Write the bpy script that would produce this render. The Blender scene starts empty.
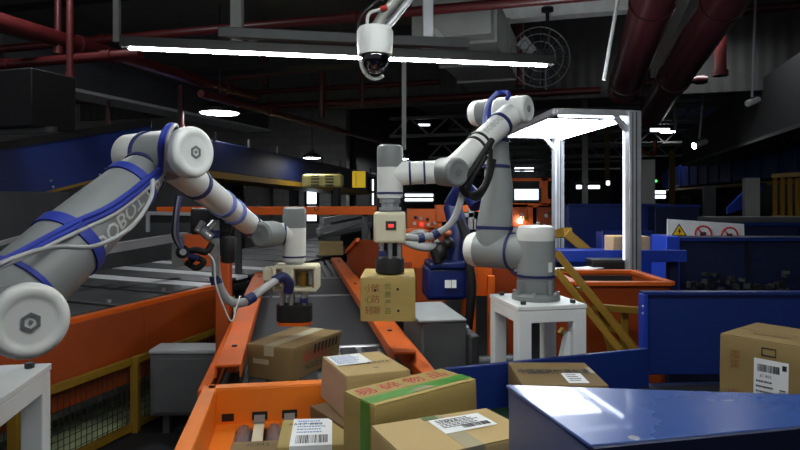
import bpy, bmesh, math, random
from mathutils import Vector, Matrix, noise
random.seed(7)
S = bpy.context.scene
COL = S.collection
H, F, HY = 1.65, 620.0, 197.0
V = Vector
def P(px, py, Y): return V(((px-400)*Y/F, Y, H-(py-HY)*Y/F))
def G(px, py, Z): return P(px, py, F*(H-Z)/(py-HY))
UZ = V((0,0,1))
U = V((-.173,.985,0)).normalized(); VV = V((.985,.173,0)).normalized()      # conveyor frame
B = V((.292,.956,0)).normalized(); C = V((.956,-.292,0)).normalized()       # building frame
AZU = math.atan2(VV.y, VV.x); AZB = math.atan2(C.y, C.x)

# ------------------------------------------------------------ materials
def lin(c):
    c = c/255.0
    return c/12.92 if c <= .04045 else ((c+.055)/1.055)**2.4
def mat(name, rgb, rough=.5, metal=0., var=.12, scale=6., bump=.0, bscale=60., emit=None, es=0., spec=.5, stretch=None, coat=0.):
    m = bpy.data.materials.new(name); m.use_nodes = True
    nt = m.node_tree; n = nt.nodes; b = n['Principled BSDF']
    c = tuple(lin(x) for x in rgb)
    tc = n.new('ShaderNodeTexCoord'); mp = n.new('ShaderNodeMapping')
    nt.links.new(tc.outputs['Object'], mp.inputs['Vector'])
    if stretch: mp.inputs['Scale'].default_value = stretch
    nz = n.new('ShaderNodeTexNoise'); nz.inputs['Scale'].default_value = scale; nz.inputs['Detail'].default_value = 5
    nt.links.new(mp.outputs['Vector'], nz.inputs['Vector'])
    cr = n.new('ShaderNodeValToRGB')
    cr.color_ramp.elements[0].position = .3; cr.color_ramp.elements[1].position = .7
    cr.color_ramp.elements[0].color = tuple(x*(1-var) for x in c)+(1,)
    cr.color_ramp.elements[1].color = tuple(min(1,x*(1+var)) for x in c)+(1,)
    nt.links.new(nz.outputs['Fac'], cr.inputs['Fac']); nt.links.new(cr.outputs['Color'], b.inputs['Base Color'])
    mr = n.new('ShaderNodeMapRange'); mr.inputs['To Min'].default_value = max(0,rough-.07); mr.inputs['To Max'].default_value = min(1,rough+.07)
    nt.links.new(nz.outputs['Fac'], mr.inputs['Value']); nt.links.new(mr.outputs['Result'], b.inputs['Roughness'])
    b.inputs['Metallic'].default_value = metal
    b.inputs['Specular IOR Level'].default_value = spec
    b.inputs['Coat Weight'].default_value = coat
    if bump:
        n2 = n.new('ShaderNodeTexNoise'); n2.inputs['Scale'].default_value = bscale; n2.inputs['Detail'].default_value = 3
        nt.links.new(mp.outputs['Vector'], n2.inputs['Vector'])
        bp = n.new('ShaderNodeBump'); bp.inputs['Strength'].default_value = bump; bp.inputs['Distance'].default_value = .01
        nt.links.new(n2.outputs['Fac'], bp.inputs['Height']); nt.links.new(bp.outputs['Normal'], b.inputs['Normal'])
    if emit:
        b.inputs['Emission Color'].default_value = tuple(lin(x) for x in emit)+(1,); b.inputs['Emission Strength'].default_value = es
    return m
def wave_mat(name, rgb, scale, depth=.5, rough=.6, axis='X', dist=.05, mortar=None):
    m = mat(name, rgb, rough); nt = m.node_tree; n = nt.nodes; b = n['Principled BSDF']
    w = n.new('ShaderNodeTexWave'); w.bands_direction = axis; w.inputs['Scale'].default_value = scale
    tc = [x for x in n if x.type == 'TEX_COORD'][0]
    nt.links.new(tc.outputs['Object'], w.inputs['Vector'])
    bp = n.new('ShaderNodeBump'); bp.inputs['Strength'].default_value = depth; bp.inputs['Distance'].default_value = dist
    nt.links.new(w.outputs['Fac'], bp.inputs['Height']); nt.links.new(bp.outputs['Normal'], b.inputs['Normal'])
    return m
def brick_mat(name, rgb, rgb2):
    m = mat(name, rgb, .8); nt = m.node_tree; n = nt.nodes; b = n['Principled BSDF']
    k = n.new('ShaderNodeTexBrick'); tc = [x for x in n if x.type == 'TEX_COORD'][0]
    mp = n.new('ShaderNodeMapping'); mp.inputs['Rotation'].default_value = (math.pi/2,0,0)
    nt.links.new(tc.outputs['Object'], mp.inputs['Vector']); nt.links.new(mp.outputs['Vector'], k.inputs['Vector'])
    c = tuple(lin(x) for x in rgb)
    k.inputs['Color1'].default_value = c+(1,); k.inputs['Color2'].default_value = tuple(x*.8 for x in c)+(1,)
    k.inputs['Mortar'].default_value = tuple(lin(x) for x in rgb2)+(1,); k.inputs['Scale'].default_value = 1.; k.inputs['Mortar Size'].default_value=.02
    k.inputs['Brick Width'].default_value=.45; k.inputs['Row Height'].default_value=.22
    nt.links.new(k.outputs['Color'], b.inputs['Base Color'])
    return m
M = {}
def mk(k, *a, **kw): M[k] = mat(k, *a, **kw)
mk('robot_white', (222,224,222), .38, var=.04)
mk('robot_grey', (118,123,124), .42, var=.05)
mk('robot_arm_grey', (140,145,146), .42, var=.05)
mk('near_arm_grey', (126,130,132), .45, var=.05)
mk('letter_grey', (196,200,200), .5)
mk('blue_skirt', (58,82,132), .3, var=.12, scale=3)
mk('navy_seal', (28,38,92), .5)
mk('blue_strap', (30,50,150), .6, var=.1)
mk('pale_strap', (120,132,200), .6)
mk('logo_dark', (104,110,114), .5)
mk('cream', (214,208,182), .45, var=.05)
mk('black', (16,16,18), .5)
mk('black_rubber', (12,12,13), .7)
mk('steel', (190,192,196), .3, .7)
mk('alu', (188,192,198), .4, .45)
mk('dark_steel', (70,72,74), .45, .6)
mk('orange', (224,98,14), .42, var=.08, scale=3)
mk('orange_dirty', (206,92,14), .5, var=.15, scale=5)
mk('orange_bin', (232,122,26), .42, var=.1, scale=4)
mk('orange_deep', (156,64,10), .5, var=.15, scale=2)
mk('blue_gloss', (44,76,146), .27, var=.02, scale=3, coat=.2)
mk('blue_panel', (18,44,116), .42, var=.1, scale=2)
mk('blue_bright', (28,62,176), .4, var=.1, scale=2)
mk('blue_dark', (11,25,66), .6, var=.1, scale=2)
mk('blue_robot', (11,30,92), .4, var=.15)
mk('red_pipe', (76,22,23), .4, var=.15, scale=4)
mk('maroon_pipe', (52,18,22), .3, var=.25, scale=5, bump=.15, bscale=20)
mk('yellow', (142,108,28), .5, var=.12)
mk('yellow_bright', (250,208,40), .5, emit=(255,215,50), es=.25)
mk('belt', (52,54,58), .55, var=.15, scale=12, bump=.1, bscale=200)
mk('belt_light', (92,94,96), .5, var=.1)
mk('stripe', (104,108,112), .45)
mk('tray', (62,64,64), .5, var=.1)
mk('tray_glare', (222,226,228), .4, var=.05)  # white for the light reflection painted between the sorter trays
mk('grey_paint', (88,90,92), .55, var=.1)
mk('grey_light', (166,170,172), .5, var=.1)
mk('white_paint', (226,230,230), .42, var=.06, scale=5)
mk('galv', (140,142,138), .5, .3, var=.15, scale=3)
mk('roller', (128,130,134), .25, .25)
mk('ceil', (60,60,58), .8, var=.1)
mk('beam_white', (226,228,224), .7)
mk('dark', (26,27,29), .7)
mk('floor_dark', (34,35,38), .55, var=.25, scale=2)
mk('floor_green', (215,228,180), .6, var=.2, scale=3)
mk('green_belt', (20,58,34), .6)
mk('label', (238,240,242), .5, var=.02)
mk('ink', (30,30,34), .6)
mk('pale_ink', (120,150,200), .6)
mk('red_ink', (176,44,40), .6)
mk('brown_ink', (140,84,50), .6)
mk('green_ink', (88,112,58), .6)
mk('green_tape', (74,142,54), .35, var=.1, scale=20)
mk('clear_tape', (180,170,140), .25, var=.05)
mk('brown_tape', (120,84,48), .35)
mk('hose', (160,162,164), .4, var=.15)
mk('copper', (196,120,80), .4, .6)
mk('brass', (170,130,60), .3, .9)
mk('red_lamp', (230,40,40), .4, emit=(255,60,50), es=1.2)
mk('green_lamp', (60,220,80), .4, emit=(90,255,100), es=1.2)
mk('sign_red', (200,30,40), .5)
mk('sign_yellow', (240,190,20), .5)
mk('sign_white', (225,228,230), .5)
mk('led', (255,255,255), .5, emit=(250,254,250), es=150)
mk('led_soft', (255,255,255), .5, emit=(240,248,255), es=14)
mk('strip_soft', (255,255,255), .5, emit=(232,242,255), es=3)
mk('lamp_glow', (255,255,255), .5, emit=(250,252,255), es=30)
mk('daylight', (255,255,255), .5, emit=(235,245,255), es=2.2)
mk('screen', (255,255,255), .5, emit=(225,238,255), es=1.3)
mk('glass_black', (8,8,10), .08, coat=1.)
mk('ac_cream', (214,200,120), .5)
mk('cable_white', (214,216,214), .5)
def card(k, rgb, v=.08):
    mk(k, rgb, .72, var=v, scale=4, bump=.12, bscale=9, stretch=(1,1,3))
card('card_tan', (184,158,106)); card('card_pale', (196,164,122)); card('card_brown', (126,103,64)); card('card_olive', (170,148,86))
card('card_dark', (112,86,54)); card('card_pink', (192,160,134)); card('card_big', (144,121,74))
M['corrugated'] = wave_mat('corrugated', (66,67,66), 1.6, .25, .8, 'X', .06)
M['ceiling_deck'] = wave_mat('ceiling_deck', (120,118,112), .6, .15, .9, 'X', .04)
M['brick'] = brick_mat('brick', (140,139,132), (124,123,118))

# ------------------------------------------------------------ mesh builder
class MB:
    def __init__(s): s.v = []; s.f = []
    def hexa(s, p):                       # p: bottom 4 ccw, top 4 ccw
        n = len(s.v); s.v += [V(q) for q in p]
        for f in ((3,2,1,0),(4,5,6,7),(0,1,5,4),(1,2,6,5),(2,3,7,6),(3,0,4,7)): s.f.append([n+i for i in f])
        return s
    def box(s, c, d, rz=0, R=None):
        c = V(c); R = R or Matrix.Rotation(rz, 3, 'Z'); x, y, z = [q/2 for q in d]
        return s.hexa([c+R@V(q) for q in ((-x,-y,-z),(x,-y,-z),(x,y,-z),(-x,y,-z),(-x,-y,z),(x,-y,z),(x,y,z),(-x,y,z))])
    def bar(s, p, q, w, h=None, up=UZ):
        p, q = V(p), V(q); h = h or w; d = (q-p).normalized()
        if abs(d.dot(up)) > .98: up = V((0,1,0)) if abs(d.y) < .9 else V((1,0,0))
        x = d.cross(up).normalized(); y = x.cross(d).normalized(); a = x*w/2; b = y*h/2
        return s.hexa([p-a-b, p+a-b, q+a-b, q-a-b, p-a+b, p+a+b, q+a+b, q-a+b])
    def slab(s, quad, t, up=UZ):          # quad ccw seen from above, thickness down along -up
        q = [V(a) for a in quad]; return s.hexa([a-up*t for a in q]+q)
    def prism(s, poly, d):
        n = len(s.v); k = len(poly); d = V(d); s.v += [V(a) for a in poly]+[V(a)+d for a in poly]
        s.f.append([n+i for i in range(k)][::-1]); s.f.append([n+k+i for i in range(k)])
        for i in range(k): j = (i+1)%k; s.f.append([n+i,n+j,n+k+j,n+k+i])
        return s
    def tube(s, pts, r, n=16, cap=True, closed=False):
        pts = [V(p) for p in pts]; m = len(pts); rr = r if isinstance(r,(list,tuple)) else [r]*m
        base = len(s.v); prev = None
        for i, p in enumerate(pts):
            if closed: d = pts[(i+1)%m]-pts[i-1]
            elif i == 0: d = pts[1]-p
            elif i == m-1: d = p-pts[i-1]
            else: d = pts[i+1]-pts[i-1]
            if d.length < 1e-9: d = (pts[i]-pts[i-2]) if i > 1 else V((0,0,1))
            d.normalize()
            if prev is None:
                a = V((0,0,1)) if abs(d.z) < .9 else V((1,0,0)); x = d.cross(a).normalized()
            else:
                x = prev-d*prev.dot(d); x.normalize()
            prev = x; y = d.cross(x)
            for k in range(n):
                t = 2*math.pi*k/n; s.v.append(p+(x*math.cos(t)+y*math.sin(t))*rr[i])
        for i in range(m if closed else m-1):
            a = base+i*n; b = base+((i+1)%m)*n
            for k in range(n): j=(k+1)%n; s.f.append([a+k,a+j,b+j,b+k])
        if cap and not closed:
            s.f.append([base+k for k in range(n)][::-1]); s.f.append([base+(m-1)*n+k for k in range(n)])
        return s
    def lathe(s, o, ax, prof, n=32):      # prof: (t along axis, radius)
        ax = V(ax).normalized(); a = V((0,0,1)) if abs(ax.z) < .9 else V((1,0,0)); x = ax.cross(a).normalized(); y = ax.cross(x); o = V(o)
        base = len(s.v)
        for t, r in prof:
            for k in range(n):
                an = 2*math.pi*k/n; s.v.append(o+ax*t+(x*math.cos(an)+y*math.sin(an))*max(r,1e-5))
        for i in range(len(prof)-1):
            p = base+i*n; q = p+n
            for k in range(n): j=(k+1)%n; s.f.append([p+k,p+j,q+j,q+k])
        s.f.append([base+k for k in range(n)][::-1]); s.f.append([base+(len(prof)-1)*n+k for k in range(n)])
        return s
    def cyl(s, p, q, r, n=24, r2=None, e=0):
        p, q = V(p), V(q); L = (q-p).length; r2 = r if r2 is None else r2; e = min(e, r*.8, L*.3)
        if e: return s.lathe(p, q-p, [(0,r-e),(e*.3,r-e*.3),(e,r),(L-e,r2),(L-e*.3,r2-e*.3),(L,r2-e)], n)
        return s.lathe(p, q-p, [(0,r),(L,r2)], n)
    def ring(s, c, ax, r, t=.004, w=.012, n=32):
        ax = V(ax).normalized(); return s.lathe(V(c)-ax*w/2, ax, [(0,r-.002),(0,r+t),(w,r+t),(w,r-.002)], n)
    def ball(s, c, r, n=16, sc=(1,1,1)):
        base = len(s.v); c = V(c); m = n//2
        for i in range(m+1):
            a = math.pi*i/m
            for k in range(n):
                b = 2*math.pi*k/n; s.v.append(c+V((math.sin(a)*math.cos(b)*r*sc[0]+1e-6*math.cos(b), math.sin(a)*math.sin(b)*r*sc[1]+1e-6*math.sin(b), -math.cos(a)*r*sc[2])))
        for i in range(m):
            for k in range(n): j=(k+1)%n; s.f.append([base+i*n+k,base+i*n+j,base+(i+1)*n+j,base+(i+1)*n+k])
        return s
def sm(pts, k=8):                         # smooth spline through points
    pts = [V(p) for p in pts]; out = []
    for i in range(len(pts)-1):
        a = pts[i-1] if i else pts[0]*2-pts[1]; b = pts[i]; c = pts[i+1]; d = pts[i+2] if i+2 < len(pts) else pts[i+1]*2-pts[i]
        for j in range(k):
            t = j/k; out.append(.5*((2*b)+(c-a)*t+(2*a-5*b+4*c-d)*t*t+(3*b-a-3*c+d)*t**3))
    out.append(pts[-1]); return out

W = {}
def build(name, mb, m, parent=None, bevel=0., seg=2, thick=0.):
    Wi = W[parent].inverted() if parent else Matrix()
    me = bpy.data.meshes.new(name)
    vs = [Wi@v for v in mb.v]
    c = V((0,0,0))
    if not parent and vs:                # origin at base centre
        lo = V([min(v[i] for v in vs) for i in range(3)]); hi = V([max(v[i] for v in vs) for i in range(3)])
        c = V(((lo.x+hi.x)/2,(lo.y+hi.y)/2,lo.z)); vs = [v-c for v in vs]
    me.from_pydata([tuple(v) for v in vs], [], mb.f); me.update()
    bm = bmesh.new(); bm.from_mesh(me); bmesh.ops.recalc_face_normals(bm, faces=bm.faces); bm.to_mesh(me); bm.free()
    me.materials.append(M[m] if isinstance(m,str) else m)
    for p in me.polygons: p.use_smooth = True
    me.set_sharp_from_angle(angle=math.radians(35))
    o = bpy.data.objects.new(name, me); COL.objects.link(o); o.location = c
    if parent: o.parent = parent; W[o] = W[parent]
    else: W[o] = Matrix.Translation(c)
    if bevel:
        b = o.modifiers.new('bevel','BEVEL'); b.width = bevel; b.segments = seg; b.limit_method = 'ANGLE'; b.angle_limit = math.radians(40)
    return o
def tag(o, label, cat, group=None, kind=None):
    o['label'] = label; o['category'] = cat
    if group: o['group'] = group
    if kind: o['kind'] = kind
    return o
def struct(name, mb, m, **k):
    o = build(name, mb, m, **k); o['kind'] = 'structure'; return o
def thing(name, label, cat, loc=(0,0,0), rz=0, group=None):
    o = bpy.data.objects.new(name, None); COL.objects.link(o); o.empty_display_size = .1
    o.location = loc; o.rotation_euler = (0,0,rz); W[o] = Matrix.Translation(V(loc))@Matrix.Rotation(rz,4,'Z')
    return tag(o, label, cat, group)
def single(name, mb, m, label, cat, group=None, bevel=0.):
    return tag(build(name, mb, m, None, bevel), label, cat, group)
def dup(root, loc, rz=None, label=None, group=None):
    r = root.copy(); COL.objects.link(r); r.location = loc
    if rz is not None: r.rotation_euler = (0,0,rz)
    if label: r['label'] = label
    if group: r['group'] = group
    for ch in list(root.children):
        c = ch.copy(); COL.objects.link(c); c.parent = r
        for g in list(ch.children):
            d = g.copy(); COL.objects.link(d); d.parent = c
    return r
def text_mb(body, size, fn, bold=0):      # fn maps (x, y) in metres (text centred) to a world point
    cu = bpy.data.curves.new('txt','FONT'); cu.body = body; cu.size = size; cu.align_x = 'CENTER'; cu.align_y = 'CENTER'; cu.offset = bold; cu.resolution_u = 2
    ob = bpy.data.objects.new('txt', cu); me = bpy.data.meshes.new_from_object(ob)
    mb = MB(); mb.v = [fn(v.co.x, v.co.y) for v in me.vertices]; mb.f = [list(p.vertices) for p in me.polygons]
    bpy.data.objects.remove(ob); bpy.data.meshes.remove(me); bpy.data.curves.remove(cu)
    return mb
def plane_fn(o, x, y, off=.0012):
    o = V(o); x = V(x).normalized(); y = V(y).normalized(); n = x.cross(y)
    return lambda a, b: o+x*a+y*b+n*off
# ================================================================ SETTING
def bf(a, b, z, O=V((-3.21,0,0))): return O+C*a+B*b+UZ*z      # building frame, origin on the fence line
fl = MB().box((4,20,-.05),(70,70,.1)); struct('floor', fl, 'floor_dark')
g = MB().slab([bf(-2.6,2,.006),bf(-.05,2,.006),bf(-.05,10,.006),bf(-2.6,10,.006)], .005); struct('floor', g, 'floor_green')
struct('ceiling', MB().box((0,0,0),(44,44,.15)), 'ceiling_deck').location = (6,24,4.85)
w = struct('wall_back', MB().box((0,0,2.4),(60,.3,4.9)), 'corrugated'); w.location = (6,40,-.02); w.rotation_euler.z = AZB
# brick wall behind the overhead conveyor, and the side wall of the deep hall
bp = P(300,200,16.8)
w = struct('wall_left', MB().box((0,0,0),(14,.3,4.9)), 'brick'); w.location = bp+C*(-5.6)+V((0,0,-bp.z-.02)); w.rotation_euler.z = AZB
q = bp+C*1.4; w = struct('wall_side', MB().box((0,0,0),(.3,24,4.9)), 'dark'); w.location = (q+B*12.2).to_2d().to_3d()-UZ*.02; w.rotation_euler.z = AZB
w = struct('wall_right', MB().box((0,0,0),(.3,40,4.9)), 'dark'); w.location = V((12,16,-.02)); w.rotation_euler.z = AZB
q = P(430,60,11.5); w = struct('trim_1', MB().box((0,0,0),(16,.12,1.5)), 'corrugated'); w.location = (q.x,q.y,3.35); w.rotation_euler.z = AZB
# windows in the brick wall: a bright doorway window
def wallrect(px0, py0, px1, py1, Y, name, m, t=.04):
    a, b = P(px0,py1,Y), P(px1,py0,Y); return struct(name, MB().box(((a.x+b.x)/2,Y,(a.z+b.z)/2),(b.x-a.x,t,b.z-a.z)), m)
def window(n, px0, py0, px1, py1, Y):
    a, b = P(px0,py1,Y), P(px1,py0,Y); r = bpy.data.objects.new(n, None); COL.objects.link(r); c = V(((a.x+b.x)/2, Y, a.z)); r.location = c; W[r] = Matrix.Translation(c); r['kind'] = 'structure'
    build('window_pane', MB().box(((a.x+b.x)/2,Y,(a.z+b.z)/2),(b.x-a.x,.04,b.z-a.z)), 'daylight', r)
    f = MB(); w = .06
    for x in (a.x, b.x): f.box((x,Y-.03,(a.z+b.z)/2),(w,.08,b.z-a.z+w))
    for z in (a.z, (a.z+b.z)/2, b.z): f.box(((a.x+b.x)/2,Y-.03,z),(b.x-a.x+w,.08,w))
    build('window_frame', f, 'dark_steel', r)
window('window_1', 306,188,318,222, 15.2)
window('window_2', 371,178,375,206, 15.0)
window('window_3', 404,193,434,202, 20)
window('window_4', 648,190,666,199, 28)
window('window_5', 514,167,534,172, 38)
window('window_6', 718,83,733,86, 27)

# ================================================================ STRAIGHT RAILS, PIPES, BEAMS OVERHEAD
def pipe(name, pts, r, m, label, cat='pipe', group='pipes under the hall roof', couplings=0):
    t = thing(name, label, cat, pts[0], 0, group)
    build('pipe_run', MB().tube(pts, r, 18), m, t)
    if couplings:
        for k in range(couplings):
            f = (k+.7)/couplings; i = min(int(f*(len(pts)-1)), len(pts)-2); a, b = pts[i], pts[i+1]; c = a.lerp(b, f*(len(pts)-1)-i); d = (b-a).normalized()
            build('coupling', MB().lathe(c-d*.06, d, [(0,r),(0,r*1.25),(.12,r*1.25),(.12,r)], 18), m, t)
    return t
def cpipe(px, py, Y, t0, t1, r, m, label, d=C, **k):
    p = P(px,py,Y); return pipe('hanging_pipe', [p+d*t0, p+d*(t0+t1)/2, p+d*t1], r, m, label, couplings=3, **k)
cpipe(200,31,7, -3.6,6, .05, 'red_pipe', 'dark red sprinkler pipe crossing the top of the picture above the long light bar')
cpipe(480,96,10.8, -7,2.0, .06, 'red_pipe', 'dark red pipe crossing behind the raised elbow of the robot arm on the white stand')
cpipe(150,66,8, -6,2.6, .085, 'red_pipe', 'thick dark red pipe slanting down behind the tip of the long light bar', d=B)
cpipe(330,88,12, -8,2.2, .05, 'red_pipe', 'thin dark red pipe under the corrugated screen, ahead of the round lamp')
cpipe(770,8,7.5, -1.6,2, .06, 'red_pipe', 'dark red pipe end crossing at the top right corner above the small floodlight')
cpipe(60,60,6.4, -3,1.0, .05, 'red_pipe', 'short dark red pipe low over the dark hanging box', d=C)
cpipe(330,128,11.5, -4,3.5, .05, 'red_pipe', 'far thin red pipe between the round lamp and the far end of the blue conveyor', d=B)
def vpipe(px, y0, y1, Y, r, m, label, name='hanging_pipe', cat='pipe'):
    a, b = P(px,y0,Y), P(px,y1,Y); t = thing(name, label, cat, b, 0, 'pipes under the hall roof')
    build('pipe_run', MB().tube([a,b], r, 14), m, t); build('coupling', MB().cyl(b, b+UZ*.08, r*1.3), m, t); return t
vpipe(58,-60,54,6.6,.035,'red_pipe','red drop pipe at the top left, the outer one of a pair')
vpipe(70,-60,80,6.3,.035,'red_pipe','red drop pipe at the top left, the longer inner one of a pair')
vpipe(181,86,130,9,.045,'red_pipe','short red drop pipe between the robot elbow and the round lamp')
vpipe(265,20,86,11,.05,'red_pipe','red drop pipe above and right of the round lamp')
vpipe(520,-40,86,8.5,.05,'red_pipe','tall red vertical pipe just beside the wall fan')
vpipe(544,-40,90,9.5,.035,'dark_steel','thin dark vertical pipe behind the fan cage')
vpipe(720,30,76,9,.085,'red_pipe','bright red vertical pipe next to the small floodlight rod')
vpipe(362,60,108,10.5,.03,'red_pipe','thin red drop pipe below the ceiling camera')
vpipe(108,100,128,9,.03,'red_pipe','thin red drop pipe above the overhead blue conveyor at the left')
vpipe(768,-60,120,10,.03,'dark_steel','thin dark vertical rod behind the floodlight')
cpipe(700,80,9.2, -.9,.1, .055, 'red_pipe', 'short red pipe meeting the bright red vertical pipe')
pipe('hanging_pipe', [P(228,78,10),P(262,74,10)]+sm([P(308,69,10),P(319,70,10),P(322,78,10)])+[P(322,118,10)], .05, 'red_pipe', 'red pipe bent downward at an elbow left of the ceiling camera')
pipe('hanging_pipe', sm([P(640,150,16),P(652,155,16),P(655,150,16),P(655,140,16)]), .05, 'copper', 'small red and copper pipe bend behind the tall aluminium post')
for px,y0,y1,Y,lab in ((117,-60,42,5.5,'thin grey hanger rod at the end of the long light bar'),(322,60,100,12,'grey hanger strut behind the long light bar'),(404,58,150,7,'grey cable conduit hanging down behind the ceiling camera'),(250,90,120,14,'thin far hanger rod beside the round lamp'),(675,105,130,12,'grey hanger rod behind the short red pipe'),(704,60,110,13,'grey hanger rod below the bright red pipe')):
    single('hanging_rod', MB().bar(P(px,y1,Y),P(px,y0,Y),.05), 'galv', lab, 'hanger rod')
# two fat maroon ducts, running with the building
for px,lab,e,L in ((653,'fat glossy maroon pipe ending above the aluminium light frame',1.0,(623,91,7.4)),(724,'second fat maroon pipe to the right, darker and longer',1.2,(651,114,8.6))):
    p = P(px,0,5.1); b = P(*L); dd = (b-p).normalized(); a = p-dd*1.6
    t = thing('hanging_large_pipe', lab, 'pipe', a); build('pipe_run', MB().cyl(a,b,.175,40), 'maroon_pipe', t)
    build('end_flange', MB().lathe(b-dd*.2,dd,[(0,.17),(.0,.178),(.06,.178),(.14,.18),(.2,.165),(.24,.12),(.25,.05)],40), 'red_pipe', t)
    for s in (1.6, 3.6): build('clamp_band', MB().lathe(a+dd*s,dd,[(0,.17),(0,.19),(.06,.19),(.06,.17)],40), 'maroon_pipe', t)
single('ceiling_beam', MB().bar(P(690,0,6)-B*2+UZ*.3+C*.1, P(690,0,6)+B*4.5+UZ*.1+C*.1, .12,.3), 'beam_white', 'pale steel beam between the two fat maroon pipes', 'beam')
# white-edged beam, galvanised duct, pale cross beam
p = P(67,90,9); t = thing('ceiling_beam','deep grey beam with pale bottom edge over the left blue conveyor','beam',p)
build('web', MB().bar(p-B*1+UZ*.32-C*.3, p+B*6+UZ*.32-C*.3, .5,.5), 'grey_paint', t); build('bottom_flange', MB().bar(p-B*0+UZ*.03-C*.3, p+B*6+UZ*.03-C*.3, .62,.05), 'beam_white', t)
p = P(445,30,6.1); t = thing('air_duct','rectangular galvanised air duct behind the long light bar','duct',p+UZ*0)
build('duct_body', MB().bar(p+B*.25+UZ*.25, p+B*3.6+UZ*.25, .82,.5), 'galv', t)
for s in (.5,1.6,2.7): build('joint_frame', MB().bar(p+B*s+UZ*.25, p+B*(s+.04)+UZ*.25, .88,.56), 'galv', t)
single('ceiling_beam', MB().bar(P(540,10,7.5)-C*.7, P(540,10,7.5)+C*1.1, .2,.22), 'beam_white', 'short pale cross beam above the fan', 'beam')
single('ceiling_beam', MB().bar(P(300,-30,6.5)-C*4.5+UZ*.1, P(300,-30,6.5)+C*6, .25,.3), 'dark', 'dark cross beam above the galvanised duct', 'beam')
single('cable_tray', MB().slab([P(300,60,9)-C*2.2+B*.0,P(300,60,9)+C*2.2,P(300,60,9)+C*2.2+B*.4,P(300,60,9)-C*2.2+B*.4],.08), 'dark', 'dark cable tray behind the long light bar, crossing under the beams', 'cable tray')
t = thing('hanging_box','dark boxy unit hanging at the left edge above the blue conveyor','cabinet',P(20,128,7))
build('body', MB().box(P(15,103,5.9),(.95,.5,.52),AZB), 'dark', t, .01); build('lower_rail', MB().box(P(15,131,5.8),(.95,.05,.05),AZB), 'grey_paint', t)
# far steel: beams, racks and trays deep in the hall
for k,(px,py,Y,L,lab) in enumerate(((600,118,22,5.5,'far dark steel girder behind the maroon pipes, uppermost'),(600,138,26,5.5,'far dark girder behind the light frame, the second one down'),(590,152,30,5.5,'far dark girder behind the light frame, the lowest one'),(470,125,17,2.3,'dark girder behind the forearm of the robot on the white stand'),(470,150,22,1.5,'lower dark girder behind the wrist of the robot on the white stand'),(715,110,20,2.5,'dark girder crossing below the bright red vertical pipe'))):
    p = P(px,py,Y); t = thing('steel_girder',lab,'girder',p,0,'lattice girders deep in the hall'); 
    build('top_chord', MB().bar(p-C*L+UZ*.25,p+C*L+UZ*.25,.15,.08),'galv',t); build('bottom_chord', MB().bar(p-C*L-UZ*.25,p+C*L-UZ*.25,.15,.08),'galv',t)
    wb = MB(); n = int(L*2)
    for i in range(n): a = -L+2*L*i/n; wb.bar(p+C*a-UZ*.25,p+C*(a+L/n)+UZ*.25,.05); wb.bar(p+C*(a+L/n)+UZ*.25,p+C*(a+2*L/n)-UZ*.25,.05)
    build('lattice', wb, 'galv', t)
pil = ((585,95,205,17,'galv','slim far grey pillar just right of the nearer gantry post'),(607,110,200,22,'yellow','far yellow pillar in the deep hall'),(672,150,205,19,'yellow','far yellow pillar beside the dark inclined duct'),(240,182,245,13.2,'dark_steel','dark pillar behind the round lamp, under the overhead conveyor'),(268,182,240,12.6,'galv','grey pillar under the overhead blue conveyor, the palest'),(294,184,240,13.4,'dark_steel','dark pillar left of the bright window'),(336,172,225,13,'dark_steel','dark pillar right of the bright window'),(224,165,235,11.5,'dark','broad black pillar nearest the robot elbow'),(648,160,240,8.2,'galv','grey post under the right conveyor, nearest the aluminium post'),(751,178,236,7.6,'galv','stout grey post under the right overhead conveyor'),(709,186,222,9.5,'dark_steel','slim dark post under the right overhead conveyor'))
for px,y0,y1,Y,m,lab in pil:
    a = P(px,y0,Y); z = a.z; t = thing('steel_pillar',lab,'pillar',(a.x,Y,0),0,'pillars of the hall'); w_ = .16 if m!='dark' else .5
    build('shaft', MB().box((a.x,Y,z/2),(w_,w_,z),AZB), m, t); build('foot_plate', MB().box((a.x,Y,.015),(w_*1.8,w_*1.8,.03),AZB), m, t)

# wall fan
fc = P(540,57,7); t = thing('industrial_fan','round black caged fan hanging from a pole below the ceiling','fan',fc+UZ*.2)
for r_ in (.34,.26,.17):
    build('cage_ring', MB().tube([fc+V((math.cos(a)*r_,-.06*(1-r_/.34),math.sin(a)*r_)) for a in [k*math.pi/18 for k in range(36)]], .007, 6, closed=True), 'grey_paint', t)
sp = MB()
for k in range(16): a=k*math.pi/8; sp.tube([fc+V((0,-.07,0)),fc+V((math.cos(a)*.34,0,math.sin(a)*.34))],.003,5)
build('cage_spokes', sp, 'grey_paint', t)
for k in range(3):
    a = k*2*math.pi/3+.4; d = V((math.cos(a),0,math.sin(a))); e = V((-math.sin(a),.35,math.cos(a))).normalized()
    build('blade', MB().prism([fc+d*.05-e*.04,fc+d*.28-e*.09,fc+d*.3+e*.05,fc+d*.06+e*.05], V((0,.008,0))), 'dark_steel', t)
build('motor', MB().cyl(fc+V((0,-.02,0)),fc+V((0,.18,0)),.1,24,e=.03),'black',t)
build('pole', MB().tube([fc+V((.12,.15,-.05)),fc+V((.12,.15,.6))],.022),'black',t); build('ceiling_flange', MB().cyl(fc+V((.12,.15,.56)),fc+V((.12,.15,.6)),.07),'black',t)

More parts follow.
